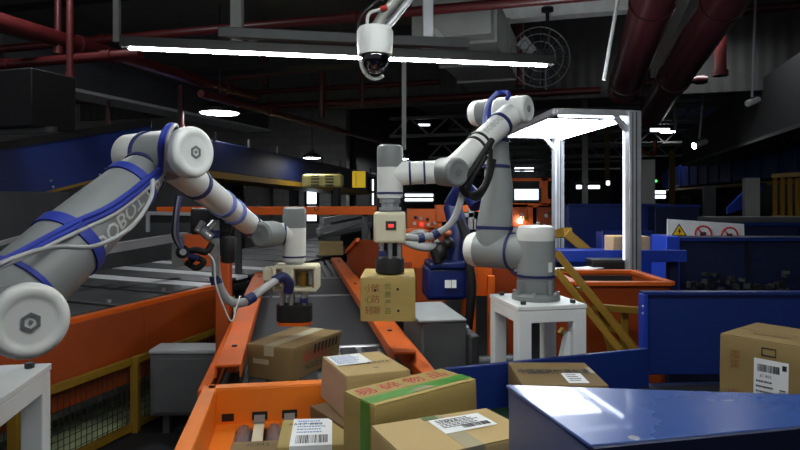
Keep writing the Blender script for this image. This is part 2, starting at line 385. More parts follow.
# ================================================================ LAMPS
def led_bar(c, L, d, label):
    c = V(c); a, b = c-d*L/2, c+d*L/2; t = thing('hanging_light_bar',label,'light bar',c)
    build('housing', MB().bar(a,b,.05,.045),'black',t,.004); build('diffuser', MB().bar(a+d*.03-UZ*.03,b-d*.03-UZ*.03,.014,.007),'led',t,.001)
    for e in (a,b): build('end_cap', MB().bar(e-d*.004,e+d*.004,.054,.052),'black',t)
    return t
la, lb_ = P(122,41,2.75), P(552,60,3.12); la.z = lb_.z = 2.338
lc = (la+lb_)/2; ld = (lb_-la).normalized()
led_bar(lc, (lb_-la).length, ld, 'long thin white light bar hanging across the view just beyond the dome camera')
led_bar(lc-U*1.75+UZ*.3+C*.1, 2.0, ld, 'white light bar over the parcel bin, above the top of the picture')
def high_bay():
    t = thing('high_bay_lamp','','ceiling lamp',(0,0,0),0,'round high bay lamps')
    build('shade', MB().lathe((0,0,0),(0,0,1),[(.0,.31),(.0,.3),(.06,.29),(.13,.2),(.17,.1),(.25,.08),(.27,.04)],36),'black',t)
    build('glowing_lens', MB().lathe((0,0,-.012),(0,0,1),[(0,.2),(0.004,.27),(.02,.285)],36),'lamp_glow',t)
    build('hanging_rod', MB().tube([(0,0,.25),(0,0,1.6)],.012,8),'black',t); return t
hb = high_bay(); hbs = [(219.5,113,9.2,'round black lamp with glowing white lens, the largest round lamp'),(312,158,11,'small far round lamp seen past the blue overhead conveyor'),(398,159,17,'small round lamp glowing just beyond the upright wrist of the robot'),(668,132,24,'far round lamp glowing just past the aluminium post'),(712,-140,9,'round lamp above the fat maroon pipes, over the top edge'),(30,-160,5.5,'round lamp over the grey sorting trays, above the top edge')]
for i,(px,py,Y,lab) in enumerate(hbs):
    o = hb if i == 0 else dup(hb, (0,0,0)); p = P(px,py,Y); p.z = min(p.z, 4.2); o.location = p; o['label'] = lab
    if i == 1: o.scale = (.55,.55,.55)
# small floodlights on rods at right
for px,py,Y,l,lab in ((752,102,7,.95,'white tubular lamp head on a pale rod hanging at the right'),(699,144,12,.6,'small far lamp head under the dark inclined duct')):
    p = P(px,py,Y); s = Y/7*.8; t = thing('hanging_spotlight',lab,'spotlight',p)
    build('lamp_head', MB().cyl(p-V((.09,.05,.03))*s,p+V((.1,0,.035))*s,.045*s,24,e=.01),'cable_white',t); build('lens', MB().cyl(p-V((.1,.052,.033))*s,p-V((.09,.05,.03))*s,.04*s),'lamp_glow' if py>120 else 'white_paint',t)
    build('rod', MB().tube([p+UZ*.03,p+V((.05*s,0,l*1.25))],.016*s,10),'alu',t); build('bracket', MB().box(p+UZ*.04*s,(.05*s,.05*s,.05*s)),'dark_steel',t)
p = P(604,0,4.6); single('hanging_tube', MB().tube([P(604,80,4.8),P(622,-25,4.8)],.014,10),'cable_white','thin white tube running up beside the first maroon pipe','conduit')
# gantry of aluminium profile with lit panels
GZ = 2.20; g1 = P(558,132,5.5); g1.z = GZ; g2 = P(632,108,3.97); g2.z = GZ; wv = (VV*.47)
t = thing('light_gantry','aluminium profile frame with glowing white lights on top, behind the robot on the white stand','light frame',((g1+g2)/2).to_2d().to_3d())
for gp in (g1,g2):
    gb = V((gp.x,gp.y,0)); build('post', MB().box((gp.x,gp.y,GZ/2),(.085,.085,GZ),AZU),'alu',t,.006)
    gr_ = MB()
    for s in (-1,1): gr_.box(V((gp.x,gp.y,GZ/2))+V((s*.012,-.0435,0)),(.006,.004,GZ-.02),AZU)
    build('profile_groove', gr_, 'dark_steel', t); build('foot_plate', MB().box((gp.x,gp.y,.01),(.2,.2,.02),AZU),'alu',t)
    gl = gp-VV*.52; build('cross_beam', MB().bar(gp-UZ*.015,gl-UZ*.015,.04,.04),'alu',t,.005)
    build('corner_brace', MB().bar(gp-UZ*.16,gp-VV*.14-UZ*.01,.03),'alu',t)
build('side_beam', MB().bar(g1-UZ*.015,g2-UZ*.015,.04,.04),'alu',t,.005)
build('side_beam', MB().bar(g1-VV*.52-UZ*.015,g2-VV*.52-UZ*.015,.04,.04),'alu',t,.005)
for k in range(3):
    a = g1.lerp(g2,.04+.24*k); b = g1.lerp(g2,.22+.24*k)
    build('light_panel', MB().slab([b-VV*.47,b-VV*.05,a-VV*.05,a-VV*.47],.02),'led_soft',t)
build('light_strip', MB().bar(g1-UZ*.042,g2-UZ*.042,.03,.012),'led_soft',t)
build('light_strip', MB().bar(g2-UZ*.042,g2-VV*.5-UZ*.042,.02,.012),'strip_soft',t)
build('light_strip', MB().bar(g2-UZ*.1-C*.05,V((g2.x,g2.y,1.2))-C*.05,.005,.012),'strip_soft',t)

# ceiling camera frame: profiles + dome camera
t = thing('ceiling_frame','dark aluminium profile frame hanging behind the light bar and ceiling camera','frame',P(333,47,3.2))
zz = P(333,45,3.2).z
build('cross_profile', MB().bar(V((lc.x,lc.y,zz))-ld*.62+U*.14,V((lc.x,lc.y,zz))+ld*.62+U*.14,.05,.05),'dark_steel',t,.004)
for px in (237,428):
    p = P(px,42,3.05+(px-237)*.0008); build('drop_profile', MB().bar(p-UZ*.03,p+UZ*1.1,.055,.055),'alu' if px==428 else 'galv',t,.004)
    build('angle_bracket', MB().bar(p+V((.03,0,.06)),p+V((.1,0,-.02)),.03),'galv',t)
dc = P(375,43,2.25); t = thing('hanging_dome_camera','white ceiling dome camera with a dark glass ball, hanging on a bracket','camera',dc-UZ*.14)
build('body', MB().lathe(dc-UZ*.045,(0,0,1),[(0,.058),(.0,.062),(.05,.066),(.085,.066),(.1,.058),(.105,.03)],36),'white_paint',t)
build('dome', MB().ball(dc-UZ*.055,.052,28,(1,1,1.1)),'glass_black',t)
build('lens_shroud', MB().tube([dc+V((.05*math.cos(a),-.02+.05*math.sin(a),-.07-.055*math.sin(a))) for a in [k*math.pi/10 for k in range(3,11)]],.007,8),'white_paint',t)
build('bracket_arm', MB().tube([dc+V((.0,0,.05)),dc+V((.03,.0,.1)),dc+V((.2,.05,.32))],.02,12),'galv',t); build('bracket_arm', MB().tube([dc+V((.03,.03,.05)),dc+V((.24,.1,.33))],.014,12),'alu',t)
build('cable', MB().tube(sm([dc+V((-.03,0,.05)),dc+V((-.02,-.02,.1)),dc+V((.03,-.02,.12)),dc+V((.07,0,.16)),dc+V((.12,.02,.28)),dc+V((.2,.02,.4))]),.006,8),'cable_white',t)
build('cable', MB().tube(sm([dc+V((-.06,.0,.05)),dc+V((-.05,-.02,.09)),dc+V((.0,-.02,.14)),dc+V((.06,.02,.19)),dc+V((.15,.06,.36))]),.005,8),'black',t)
build('red_plug', MB().cyl(dc+V((.02,-.03,.115)),dc+V((.045,-.03,.12)),.01),'red_ink',t)

# ================================================================ OVERHEAD CONVEYORS
def quadbox(a0, a1, z0a, z1a, z0b, z1b, w, side):    # a0,a1 ground line; face between z0..z1; width w to side
    d = (a1-a0); d.z = 0; s = V((-d.y,d.x,0)).normalized()*w*side
    def q(p,z): return V((p.x,p.y,z))
    return MB().hexa([q(a0,z0a),q(a1,z0b),q(a1+s,z0b),q(a0+s,z0a),q(a0,z1a),q(a1,z1b),q(a1+s,z1b),q(a0+s,z1a)])
# far run, receding
YA, YB = 7.7, 15.4
a0, a1 = P(150,160,YA), P(377,191,YB)
t = thing('overhead_conveyor','dark blue overhead conveyor running away behind the robot elbow towards the yellow box','conveyor',V((a0.x,a0.y,1.9)))
build('side_panel', quadbox(a0,a1,P(150,163,YA).z,P(150,127,YA).z,P(377,192,YB).z,P(377,174,YB).z,1.0,1),'blue_dark',t,.01)
build('yellow_underside', quadbox(a0,a1,P(150,171,YA).z,P(150,163,YA).z,P(377,195,YB).z,P(377,192,YB).z,.9,1),'yellow',t)
for k in range(9):
    c = a0.lerp(a1,(k+.5)/9); z = P(150,127,YA).z*(1-(k+.5)/9)+P(377,174,YB).z*(k+.5)/9; build('top_stanchion', MB().box((c.x,c.y,z+.06),(.03,.03,.13)), 'black', t)
# near inclined run at left
a0, a1 = P(-60,210,6.0), P(152,170,7.6)
t = thing('inclined_conveyor','blue inclined conveyor panel at the left edge with yellow lower edge','conveyor',V((a0.x,a0.y,1.3)))
build('side_panel', quadbox(a0,a1,P(-60,219,6.0).z,P(-60,156,6.0).z,P(158,166,7.6).z,P(158,122,7.6).z,.9,1),'blue_panel',t,.01)
build('yellow_edge', quadbox(a0-V((0,.02,0)),a1-V((0,.02,0)),P(-60,221.5,6.0).z,P(-60,218,6.0).z,P(158,168,7.6).z,P(158,165.5,7.6).z,.06,1),'yellow',t)
build('black_top_rail', quadbox(a0-V((0,.02,0)),a1-V((0,.02,0)),P(-60,160,6.0).z,P(-60,152,6.0).z,P(158,126,7.6).z,P(158,118,7.6).z,.95,1),'black',t)
build('lower_skirt', quadbox(a0-V((0,-.06,0)),P(203,0,8.6),.0,P(-60,219,6.0).z,.0,P(203,160,8.6).z,.05,1),'grey_paint',t)
build('panel_joint', MB().bar(P(67,187,6.93),P(61,150,6.88),.05,.02),'black',t)
bo = MB()
for px,py in ((2,199),(3,193),(51,181),(53,187),(100,175),(106,169),(108,174)): bo.ball(P(px,py,(6.0+1.6*((px+60)/212)*.86)-.03),.016,8)
build('panel_bolts', bo, 'steel', t)
# right side: blue conveyor and the dark inclined duct over it
a0, a1 = P(830,175,10.2), P(662,188,29)
t = thing('overhead_conveyor','long blue overhead conveyor at the right, above yellow railings','conveyor',V((a0.x,a0.y,1.8)))
build('side_panel', quadbox(a0,a1,P(830,173,10.2).z,P(830,118,10.2).z,P(662,188,29).z,P(662,171,29).z,1.2,-1),'blue_panel',t,.01)
z0=P(830,173,10.2).z; z1=P(830,118,10.2).z
for k in range(14):
    c = a0.lerp(a1,(k/14)**1.3); build('panel_rib', MB().box((c.x-.02,c.y-.02,(z0+z1)/2),(.03,.05,(z1-z0)*.98)),'blue_panel',t)
build('yellow_beam', quadbox(a0,a1,P(830,181,10.2).z,P(830,176,10.2).z,P(662,191,29).z,P(662,189.5,29).z,.2,-1),'yellow',t)
a0, a1 = P(830,34,7.4), P(640,164,30)
t = thing('cable_duct','black overhead duct slanting down to the right conveyor','duct',V((a0.x,a0.y,2.4)))
build('duct_body', quadbox(V((4.9,7.0,0)),V((4.9,7.0,0))+B*12,2.62,3.55,2.62,3.55,.8,-1),'dark',t); build('lower_lip', quadbox(V((4.88,7.0,0)),V((4.88,7.0,0))+B*12,2.56,2.62,2.56,2.62,.85,-1),'dark_steel',t)
t = thing('guard_railing','yellow slatted railing below the right overhead conveyor','railing',P(780,215,7.4))
for z in (176,217): build('rail', MB().bar(P(772,z,7.4),P(840,z+(3 if z>200 else -4),7.0),.05),'yellow',t)
for k in range(9): build('slat', MB().bar(P(775+k*7.5,217,7.4-.03*k),P(775+k*7.5,178,7.4-.03*k),.035),'yellow',t)
t = thing('hanging_chute','small bright blue triangular chute side under the right overhead conveyor','chute',P(757,205,7.9))
build('side', MB().prism([P(752,184,7.9),P(766,184,7.9),P(754,205,7.9),P(728,214,7.9),P(728,208,7.9)],V((0,.05,0))),'blue_bright',t); build('lip', MB().bar(P(752,184,7.88),P(766,184,7.88),.04),'blue_dark',t)
for k,(py,Y_) in enumerate(((112,18),(117,20),(123,19),(129,21),(141,23.4),(147,20),(157,26),(163,24),(170,28))):
    p = P(500+11*(k%3),py,Y_); t = thing('far_pipe','thin far horizontal pipe, one of many deep in the middle of the hall','pipe',p,0,'far horizontal pipes deep in the hall')
    build('pipe_run', MB().tube([p-C*.9,p+C*4.2],.045,8),'galv',t); build('coupling', MB().cyl(p-C*.1,p+C*.1,.06,8),'galv',t)
# emergency green lamps
for px,py,lab in ((641,182,'tiny green signal lamp by the tall aluminium post'),(656,181,'tiny green signal lamp, the one further from the aluminium post')):
    single('signal_lamp', MB().ball(P(px,py,20),.045,10), 'green_lamp', lab, 'lamp')
# AC unit and yellow box under far conveyor
t = thing('air_conditioner','cream slatted air unit below the far end of the blue conveyor','air conditioner',P(323,188,11))
build('body', MB().box(P(323,181,11),(.72,.25,.24)),'ac_cream',t,.05,3)
ls = MB()
for k in range(4): ls.box(P(315,176+3*k,10.86),(.14,.02,.02)); ls.box(P(329,176+3*k,10.86),(.14,.02,.02))
build('louvre', ls, 'dark_steel', t)
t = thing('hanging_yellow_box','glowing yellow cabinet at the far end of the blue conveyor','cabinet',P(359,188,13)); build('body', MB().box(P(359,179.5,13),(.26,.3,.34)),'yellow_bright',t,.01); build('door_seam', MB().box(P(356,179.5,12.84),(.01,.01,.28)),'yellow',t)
# orange cross beam on posts
t = thing('orange_beam','long orange steel beam with small printed letters spanning behind the conveyor','beam',P(265,214,6.3))
build('beam', MB().bar(P(158,211,6.5),P(376,210.5,6.1),.06,.085),'orange',t,.005)
fn = plane_fn(P(323,209,6.168),V((1,-.0,0)),UZ,.0); build('lettering', text_mb('LAYZY',.06,fn),'ink',t)
bo = MB()
for px in (205,258,300,355,370): bo.cyl(P(px,206,6.26),P(px,206,6.2),.012,10)
build('bolt', bo,'dark_steel',t); 
for px in (238,): build('post', MB().bar(V((P(px,210,6.3).x,6.36,0)),P(px,210,6.36),.06),'dark_steel',t)
build('post', MB().bar(V((P(365,210,6.3).x,6.2,0)),P(365,210,6.2),.06),'dark_steel',t)
# ================================================================ LEFT: SORTER, FENCE, PARTITION
# tray sorter on orange side wall, running with the building; a<0 is away from the camera
t = thing('tray_sorter','long orange-sided sorting line with grey tilting trays, left of the main conveyor','sorter',bf(-.1,4.5,0))
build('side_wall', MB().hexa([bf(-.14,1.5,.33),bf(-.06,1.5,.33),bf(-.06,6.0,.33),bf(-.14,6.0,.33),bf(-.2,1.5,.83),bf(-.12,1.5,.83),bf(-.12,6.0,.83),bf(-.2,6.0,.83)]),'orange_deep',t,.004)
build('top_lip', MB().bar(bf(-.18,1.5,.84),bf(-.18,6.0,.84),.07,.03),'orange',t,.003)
for b in (2.4,3.6,4.8): build('panel_joint', MB().bar(bf(-.062,b,.34),bf(-.118,b,.82),.015,.01),'orange_deep',t)
build('lower_beam', MB().bar(bf(-.3,1.5,.24),bf(-.3,6.0,.24),.06,.1),'grey_light',t)
for b in (2.0,3.9,5.8,7.7): build('leg', MB().bar(bf(-.45,b,0),bf(-.45,b,.8),.07),'dark_steel',t); build('leg', MB().bar(bf(-1.7,b,0),bf(-1.7,b,.8),.07),'dark_steel',t)
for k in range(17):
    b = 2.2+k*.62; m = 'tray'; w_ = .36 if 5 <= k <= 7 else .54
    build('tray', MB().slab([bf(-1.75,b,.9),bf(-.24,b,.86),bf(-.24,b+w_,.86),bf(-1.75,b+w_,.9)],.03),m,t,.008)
    if w_ < .5: build('glare_strip', MB().slab([bf(-1.75,b+.38,.9),bf(-.24,b+.38,.86),bf(-.24,b+.58,.86),bf(-1.75,b+.58,.9)],.03),'tray_glare',t,.006)  # white strip paints the ceiling light reflecting off these trays
    for a in (-.36,): build('tray_pin', MB().cyl(bf(a,b+.05,.86),bf(a,b+.05,.885),.018,12),'steel',t)
build('bed', MB().slab([bf(-1.8,1.6,.8),bf(-.2,1.6,.8),bf(-.2,12.8,.8),bf(-1.8,12.8,.8)],.06),'dark',t)
t = thing('sorter_shroud','tall smooth grey shroud panel behind the sorting trays','panel',bf(-2.0,5,0))
build('panel', MB().hexa([bf(-2.1,1.5,0),bf(-2.0,1.5,0),bf(-2.0,6.0,0),bf(-2.1,6.0,0),bf(-2.1,1.5,1.7),bf(-2.0,1.5,1.7),bf(-2.0,6.0,1.7),bf(-2.1,6.0,1.7)]),'grey_paint',t,.006)
a=P(-5,247,4.6)
for (x0,y0,Y0,x1,y1,Y1,n,m,w) in ((-20,249,4.4,112,212,5.6,'upper_rail','alu',.03),(-20,262,4.4,108,216,5.6,'lower_rail','black',.04),(100,250,5.2,185,236,6.2,'bottom_rail','alu',.075),(148,213,5.9,192,214,5.9,'upper_rail','alu',.03),(148,213,5.9,148,232,5.9,'rail_post','alu',.03),(150,219,6.0,192,219,6.0,'lower_rail','black',.07),(178,236,6.1,178,266,6.1,'rail_post','galv',.09)):
    build(n, MB().bar(P(x0,y0,Y0),P(x1,y1,Y1),w),m,t)
# yellow mesh guard fence
t = thing('mesh_fence','low yellow framed wire mesh fence below the orange sorter wall','fence',bf(0,4.4,0))
for z in (.5,.04): build('rail', MB().bar(bf(0,2.2,z),bf(0,6.3,z),.04,.045),'yellow',t)
for b in (2.2,3.6,4.56,6.3): build('post', MB().bar(bf(0.02,b,0),bf(0.02,b,.53),.05),'yellow',t)
wm = MB()
b = 2.25
while b < 6.3: wm.bar(bf(0,b,.05),bf(0,b,.5),.0035); b += .045
z = .085
while z < .5: wm.bar(bf(0,2.2,z),bf(0,6.3,z),.0035); z += .045
build('wire_mesh', wm,'dark_steel',t)
# grey control cabinet beside the conveyor
p = P(186,400,4.3); t = thing('control_cabinet','grey metal cabinet with pale top standing on a leg beside the mesh fence','cabinet',(p.x,p.y,0))
cx=(P(150,0,4.25).x+P(222,0,4.25).x)/2; wd=P(222,0,4.25).x-P(150,0,4.25).x
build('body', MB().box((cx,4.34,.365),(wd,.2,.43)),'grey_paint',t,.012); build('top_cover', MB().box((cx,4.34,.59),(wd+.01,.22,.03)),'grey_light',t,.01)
build('door', MB().box((cx,4.235,.36),(wd-.05,.012,.37)),'grey_paint',t,.004); build('handle', MB().box((cx+.18,4.222,.38),(.015,.02,.07)),'dark_steel',t)
for s in (-.17,.15): build('leg', MB().box((cx+s,4.36,.08),(.045,.045,.16)),'grey_paint',t)

# ================================================================ MAIN CONVEYOR
def ce(px, Y, z):                         # point on the plane of the belt at depth Y, px at that depth
    p = P(px,0,Y); p.z = z; return p
def L(Y,z=.9,off=0): return V((-.737-.1756*(Y-2.47),Y,z))+VV*off
WB = .842
t = thing('belt_conveyor','dark grey belt conveyor running away between orange guard rails','conveyor',L(4.5,0,WB/2))
def bseg(Y0,Y1,m,n='belt',z=.9,a=0,b=WB,th=.03): return build(n, MB().slab([L(Y0,z,a),L(Y0,z,b),L(Y1,z,b),L(Y1,z,a)],th),m,t,.006)
for k in range(8):
    a = .02+k*.104; build('narrow_belt', MB().slab([L(2.28,.9,a),L(2.28,.9,a+.078),L(3.0,.9,a+.078),L(3.0,.9,a)],.03),'belt',t,.006)
    build('gap_strip', MB().slab([L(2.28,.888,a+.08),L(2.28,.888,a+.102),L(3.0,.888,a+.102),L(3.0,.888,a+.08)],.01),'stripe',t)
bseg(3.04,4.6,'belt'); bseg(4.68,5.6,'belt')
for k in range(11): a = .02+k*.075; bseg(5.68,5.95+a*1.9,'belt_light','roller_strip',.9,a,a+.045)
for Y in (3.02,4.64,5.64): build('joint_roller', MB().cyl(L(Y,.885,0),L(Y,.885,WB),.02,14),'steel',t)
build('bed', MB().hexa([L(2.3,.66,0),L(2.3,.66,WB),L(7.3,.66,WB),L(5.8,.66,0),L(2.3,.865,0),L(2.3,.865,WB),L(7.3,.865,WB),L(5.8,.865,0)]),'dark_steel',t)
for Y in (2.6,4.2,5.6): 
    for o in (.03,WB-.03): build('leg', MB().bar(L(Y,0,o),L(Y,.66,o),.06),'dark_steel',t)
build('edge_strip', MB().bar(L(2.28,.915,-.02),L(5.5,.915,-.02),.04,.05),'orange_dirty',t,.004)
build('edge_strip', MB().bar(L(2.28,.915,WB+.02),L(5.5,.915,WB+.02),.04,.05),'orange_dirty',t,.004)
def guard(a, b, z, w, h, lab, root_name='guard_rail'):
    r = thing(root_name, lab, 'guard rail', (a.x,a.y,z-h)); d = (b-a).normalized()
    s = d.cross(UZ).normalized()
    build('channel', MB().bar(a,b,w,h*.25).bar(a-s*(w/2-.004)-UZ*h*.5,b-s*(w/2-.004)-UZ*h*.5,.008,h).bar(a+s*(w/2-.004)-UZ*h*.5,b+s*(w/2-.004)-UZ*h*.5,.008,h),'orange_dirty',r,.003)
    for f in (.08,.5,.92):
        c = a.lerp(b,f); build('bracket', MB().bar(c-UZ*.085,c-UZ*.01,.04,.05),'orange_dirty',r)
    for f in (.1,.5,.9): build('bolt', MB().cyl(a.lerp(b,f),a.lerp(b,f)+UZ*.012,.012,10),'dark_steel',r)
    return r
guard(G(228,366,1.0),G(261,273,1.0),1.0,.1,.045,'orange channel guard rail along the side of the conveyor nearer the mesh fence')
guard(G(405,353,1.0),G(336,258,1.0),1.0,.1,.045,'orange channel guard rail on the side of the conveyor under the held carton')
r = thing('orange_strut','short orange strut sloping under the end of the rail beside the green-taped carton','strut',G(418,368,.93)-UZ*.03)
build('strut', MB().bar(G(402,352,.94),G(432,380,.92),.06,.04),'orange_dirty',r,.004); build('gusset', MB().box(G(408,356,.96),(.05,.05,.05)),'orange_dirty',r)
# orange upright by the left robot's gripper hoses
p = P(207,250,3.9); t = thing('orange_upright','orange upright post with a wide top plate behind the left gripper hose','post',(p.x,p.y,0))
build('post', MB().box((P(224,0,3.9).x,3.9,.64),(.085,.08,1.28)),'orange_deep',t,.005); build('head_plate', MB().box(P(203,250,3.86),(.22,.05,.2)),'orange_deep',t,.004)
build('foot', MB().box((P(224,0,3.9).x,3.9,.01),(.16,.16,.02)),'orange_deep',t)
# grey cabinet right of belt
t = thing('side_cabinet','grey steel cabinet standing against the conveyor below the held carton','cabinet',(.16,3.2,0))
build('body', MB().box((.175,3.28,.52),(.23,.5,1.04),AZU),'grey_paint',t,.012); build('side_cover', MB().box((.325,3.2,.5),(.05,.42,.96),AZU),'dark_steel',t,.01)
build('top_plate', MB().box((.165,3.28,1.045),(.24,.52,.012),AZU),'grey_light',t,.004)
# orange sloping panel beyond right rail
t = thing('orange_side_panel','orange sloping side plate beyond the conveyor rail, just behind the gripper with the red button','panel',P(362,262,5.3))
build('plate', MB().prism([P(347,262,6.3),P(347,252,6.4),P(358,240,6.0),P(384,240,5.6),P(384,292,5.3),P(364,288,5.7)],V((0,.04,0))),'orange_deep',t); build('flange', MB().bar(P(347,252,6.38),P(358,240,5.98),.04),'orange',t); 
build('support_leg', MB().bar(V((P(378,0,5.5).x,5.5,0)),P(378,285,5.5),.06),'orange_deep',t)
# small far carton and far machinery on the line
single('machine_block', MB().box(P(400,236,8.9),(.9,.7,.7),AZU).box(V((P(400,236,8.9).x,8.9,.6)),(.8,.6,1.2),AZU),'dark','dark machine housing beyond the end of the orange beam','machine',bevel=.02)
t = thing('transfer_conveyor','low grey cross conveyor far behind the small carton','conveyor',P(300,240,9.5).to_2d().to_3d())
for px0,py,Y0,px1,py1,Y1 in ((322,221,8.3,372,212,9.3),(318,231,8.2,372,219,9.0)): build('rail', MB().bar(P(px0,py,Y0),P(px1,py1,Y1),.07),'grey_light',t)
build('bed', MB().slab([P(318,236,8.2),P(372,224,8.2),P(372,219,9.2),P(318,228,9.2)],.05),'belt',t)
for px,Y in ((322,8.3),(368,8.6)): build('leg', MB().bar(V((P(px,0,Y).x,Y,.92)),P(px,224,Y),.07),'galv',t)

# ================================================================ ROBOT ARMS
def cap_logo(parent_root, c, n, r, m='white_paint', inner='white_paint', logo=True):
    n = V(n).normalized(); cp = build('end_cap', MB().lathe(c, n, [(-.02,r*.99),(0,r),(r*.1,r*.985),(r*.18,r*.94),(r*.235,r*.87),(r*.25,r*.79),(r*.245,r*.72),(r*.225,r*.66),(r*.205,r*.61),(r*.2,r*.55),(r*.2,.001)],40), m, parent_root)
    if logo:
        x = n.cross(UZ).normalized()*-1; y = n.cross(x)*-1; y = x.cross(n)*-1
        o = V(c)+n*(r*.21+.001); hx = [(math.cos(a),math.sin(a)) for a in [math.pi/6+k*math.pi/3 for k in range(6)]]; R1, R0 = r*.26, r*.17
        lg = MB()
        for k in range(6):
            (a0,b0),(a1,b1) = hx[k],hx[(k+1)%6]
            lg.prism([o+x*a0*R0+y*b0*R0,o+x*a0*R1+y*b0*R1,o+x*a1*R1+y*b1*R1,o+x*a1*R0+y*b1*R0],n*.0015)
        lg.prism([o+x*-.06*r+y*-.02*r,o+x*.02*r+y*-.07*r,o+x*.07*r+y*.02*r,o+x*-.02*r+y*.07*r],n*.0015)
        build('logo', lg, 'logo_dark', cp)
    return cp
def arm_text(root, a, b, r, body, size, f, ang, m='grey_light'):
    a, b = V(a), V(b); d = (b-a).normalized(); toc = (V((0,0,H))-a); toc -= d*toc.dot(d); x = toc.normalized(); y = d.cross(x)
    o = a.lerp(b,f)
    def fn(s, h): 
        th = ang+h/r; return o+d*s+(x*math.cos(th)+y*math.sin(th))*(r+.0015)
    return build('arm_lettering', text_mb(body,size,fn,.0), m, root)
def velcro(root, a, b, f, r, w=.02, m='blue_strap', t=.004, name='cable_strap'):
    a, b = V(a), V(b); c = a.lerp(b,f); return build(name, MB().ring(c, b-a, r, t, w), m, root)

# ---- robot on the white stand
def stand(name_label, c, hw, hd, zt, rz):
    t = thing('robot_stand', name_label, 'stand', (c[0],c[1],0), rz); Wt = W[t]
    def q(x,y,z): return Wt@V((x,y,z))
    R3 = Matrix.Rotation(rz,3,'Z')
    build('top_plate', MB().box(q(0,0,zt-.009),(hw*2,hd*2,.018),R=R3),'white_paint',t,.003)
    for sx in (-1,1):
        build('apron', MB().box(q(sx*(hw-.02),0,zt-.043),(.035,hd*2-.01,.05),R=R3),'white_paint',t,.003)
        build('apron', MB().box(q(0,sx*(hd-.02),zt-.043),(hw*2-.01,.035,.05),R=R3),'white_paint',t,.003)
        for sy in (-1,1):
            build('leg', MB().box(q(sx*(hw-.03),sy*(hd-.03),(zt-.02)/2),(.056,.056,zt-.02),R=R3),'white_paint',t,.004)
            build('foot', MB().box(q(sx*(hw-.03),sy*(hd-.03),.008),(.1,.1,.016),R=R3),'white_paint',t)
            build('bolt', MB().cyl(q(sx*(hw-.04),sy*(hd-.045),zt),q(sx*(hw-.04),sy*(hd-.045),zt+.014),.012,6),'dark_steel',t)
    for sx in (-1,1): build('lower_rail', MB().box(q(sx*(hw-.03),0,.25),(.04,hd*2-.1,.04),R=R3),'white_paint',t)
    build('diagonal_brace', MB().bar(q(-hw+.05,-hd+.05,.3),q(hw-.05,-hd+.05,zt-.12),.035),'white_paint',t)
    return t
ZT = 1.22
stand('white painted steel stand under the upright robot arm, in the middle of the hall',(.574,2.618),.147,.165,ZT,.2)
bc = V((.574,2.618,ZT))
t = thing('robot','grey and white robot arm on the middle white stand, holding a carton','robot arm',bc)
nC = V((.8,-.6,0)); zJ = 1.415
build('base_flange', MB().lathe(bc,UZ,[(0,.1),(.018,.1),(.026,.094),(.03,.082)],40),'robot_grey',t)
for k in range(4):
    a = k*math.pi/2+.5; d = V((math.cos(a),math.sin(a),0)); build('base_gusset', MB().box(bc+d*.082+UZ*.05,(.03,.02,.07),a),'robot_grey',t,.004)
    build('flange_bolt', MB().cyl(bc+V((math.cos(a+.78),math.sin(a+.78),0))*.09+UZ*.024,bc+V((math.cos(a+.78),math.sin(a+.78),0))*.09+UZ*.036,.007,6),'steel',t)
build('base_column', MB().cyl(bc+UZ*.02,bc+UZ*.1,.078,40),'robot_grey',t)
build('seal_ring', MB().ring(bc+UZ*.1,UZ,.078,.003,.01,40),'navy_seal',t)
build('turret', MB().lathe(bc+UZ*.105,UZ,[(0,.078),(.1,.08),(.165,.078),(.185,.074),(.192,.06)],40),'robot_arm_grey',t)
build('turret_cap', MB().lathe(bc+UZ*.245,UZ,[(0,.0785),(.03,.0805),(.04,.079),(.058,.074),(.064,.062),(.066,.001)],40),'robot_white',t)
J2 = V((bc.x,bc.y,zJ)); s2 = J2-nC*.32; ua0 = J2-nC*.2
build('shoulder_neck', MB().cyl(J2,J2-nC*.11,.076,40),'robot_arm_grey',t); build('seal_ring', MB().ring(J2-nC*.11,nC,.078,.004,.01,40),'navy_seal',t)
build('shoulder_housing', MB().lathe(J2-nC*.112,-nC,[(0,.076),(.03,.078),(.15,.078),(.16,.077)],40),'robot_arm_grey',t)
build('shoulder_shell', MB().lathe(J2-nC*.272,-nC,[(0,.0775),(.025,.077),(.045,.07),(.055,.055)],40),'robot_white',t)
cap_logo(t, s2+nC*.005, -nC, .055, 'robot_white')
E = V((.436,2.76,2.03)); 
def tapered(root, pts, rad, m, name): return build(name, MB().tube(sm(pts,6), [rad[0]+(rad[1]-rad[0])*(i/(6*(len(pts)-1)))**.8 for i in range(6*(len(pts)-1)+1)], 36), m, root)
top = V((E.x,E.y,E.z)); lowp = V((ua0.x,ua0.y,zJ)); 
mid = lowp.lerp(top,.45)+V((.012,0,0))
build('upper_arm', MB().tube([lowp,lowp+UZ*.06,lowp.lerp(top,.2),mid,lowp.lerp(top,.75),top],[.072,.08,.077,.064,.05,.046],40),'robot_arm_grey',t)
for f,r_ in ((.16,.0785),(.6,.059),(.79,.051)): velcro(t,lowp,top,f,r_,.014,'navy_seal',name='seal_ring')
build('elbow_housing', MB().lathe(E-nC*.135,nC,[(0,.03),(.006,.05),(.02,.057),(.09,.058),(.1,.052),(.13,.052),(.14,.06),(.27,.06)],40),'robot_white',t)
build('elbow_grey_band', MB().lathe(E-nC*.09,nC,[(0,.0585),(.05,.0595),(.05,.057)],40),'robot_grey',t)
cap_logo(t, E+nC*.135, nC, .06)
f0 = E+nC*.085; Wc = P(450,172,2.45)
build('forearm', MB().tube([f0,f0.lerp(Wc,.12),f0.lerp(Wc,.5),f0.lerp(Wc,.85),Wc],[.05,.052,.05,.048,.05],36),'robot_white',t)
velcro(t,f0,Wc,.25,.052,.016,'navy_seal',name='seal_ring')
for f in (.56,.63): velcro(t,f0,Wc,f,.051,.01,'black',name='black_clip_band')
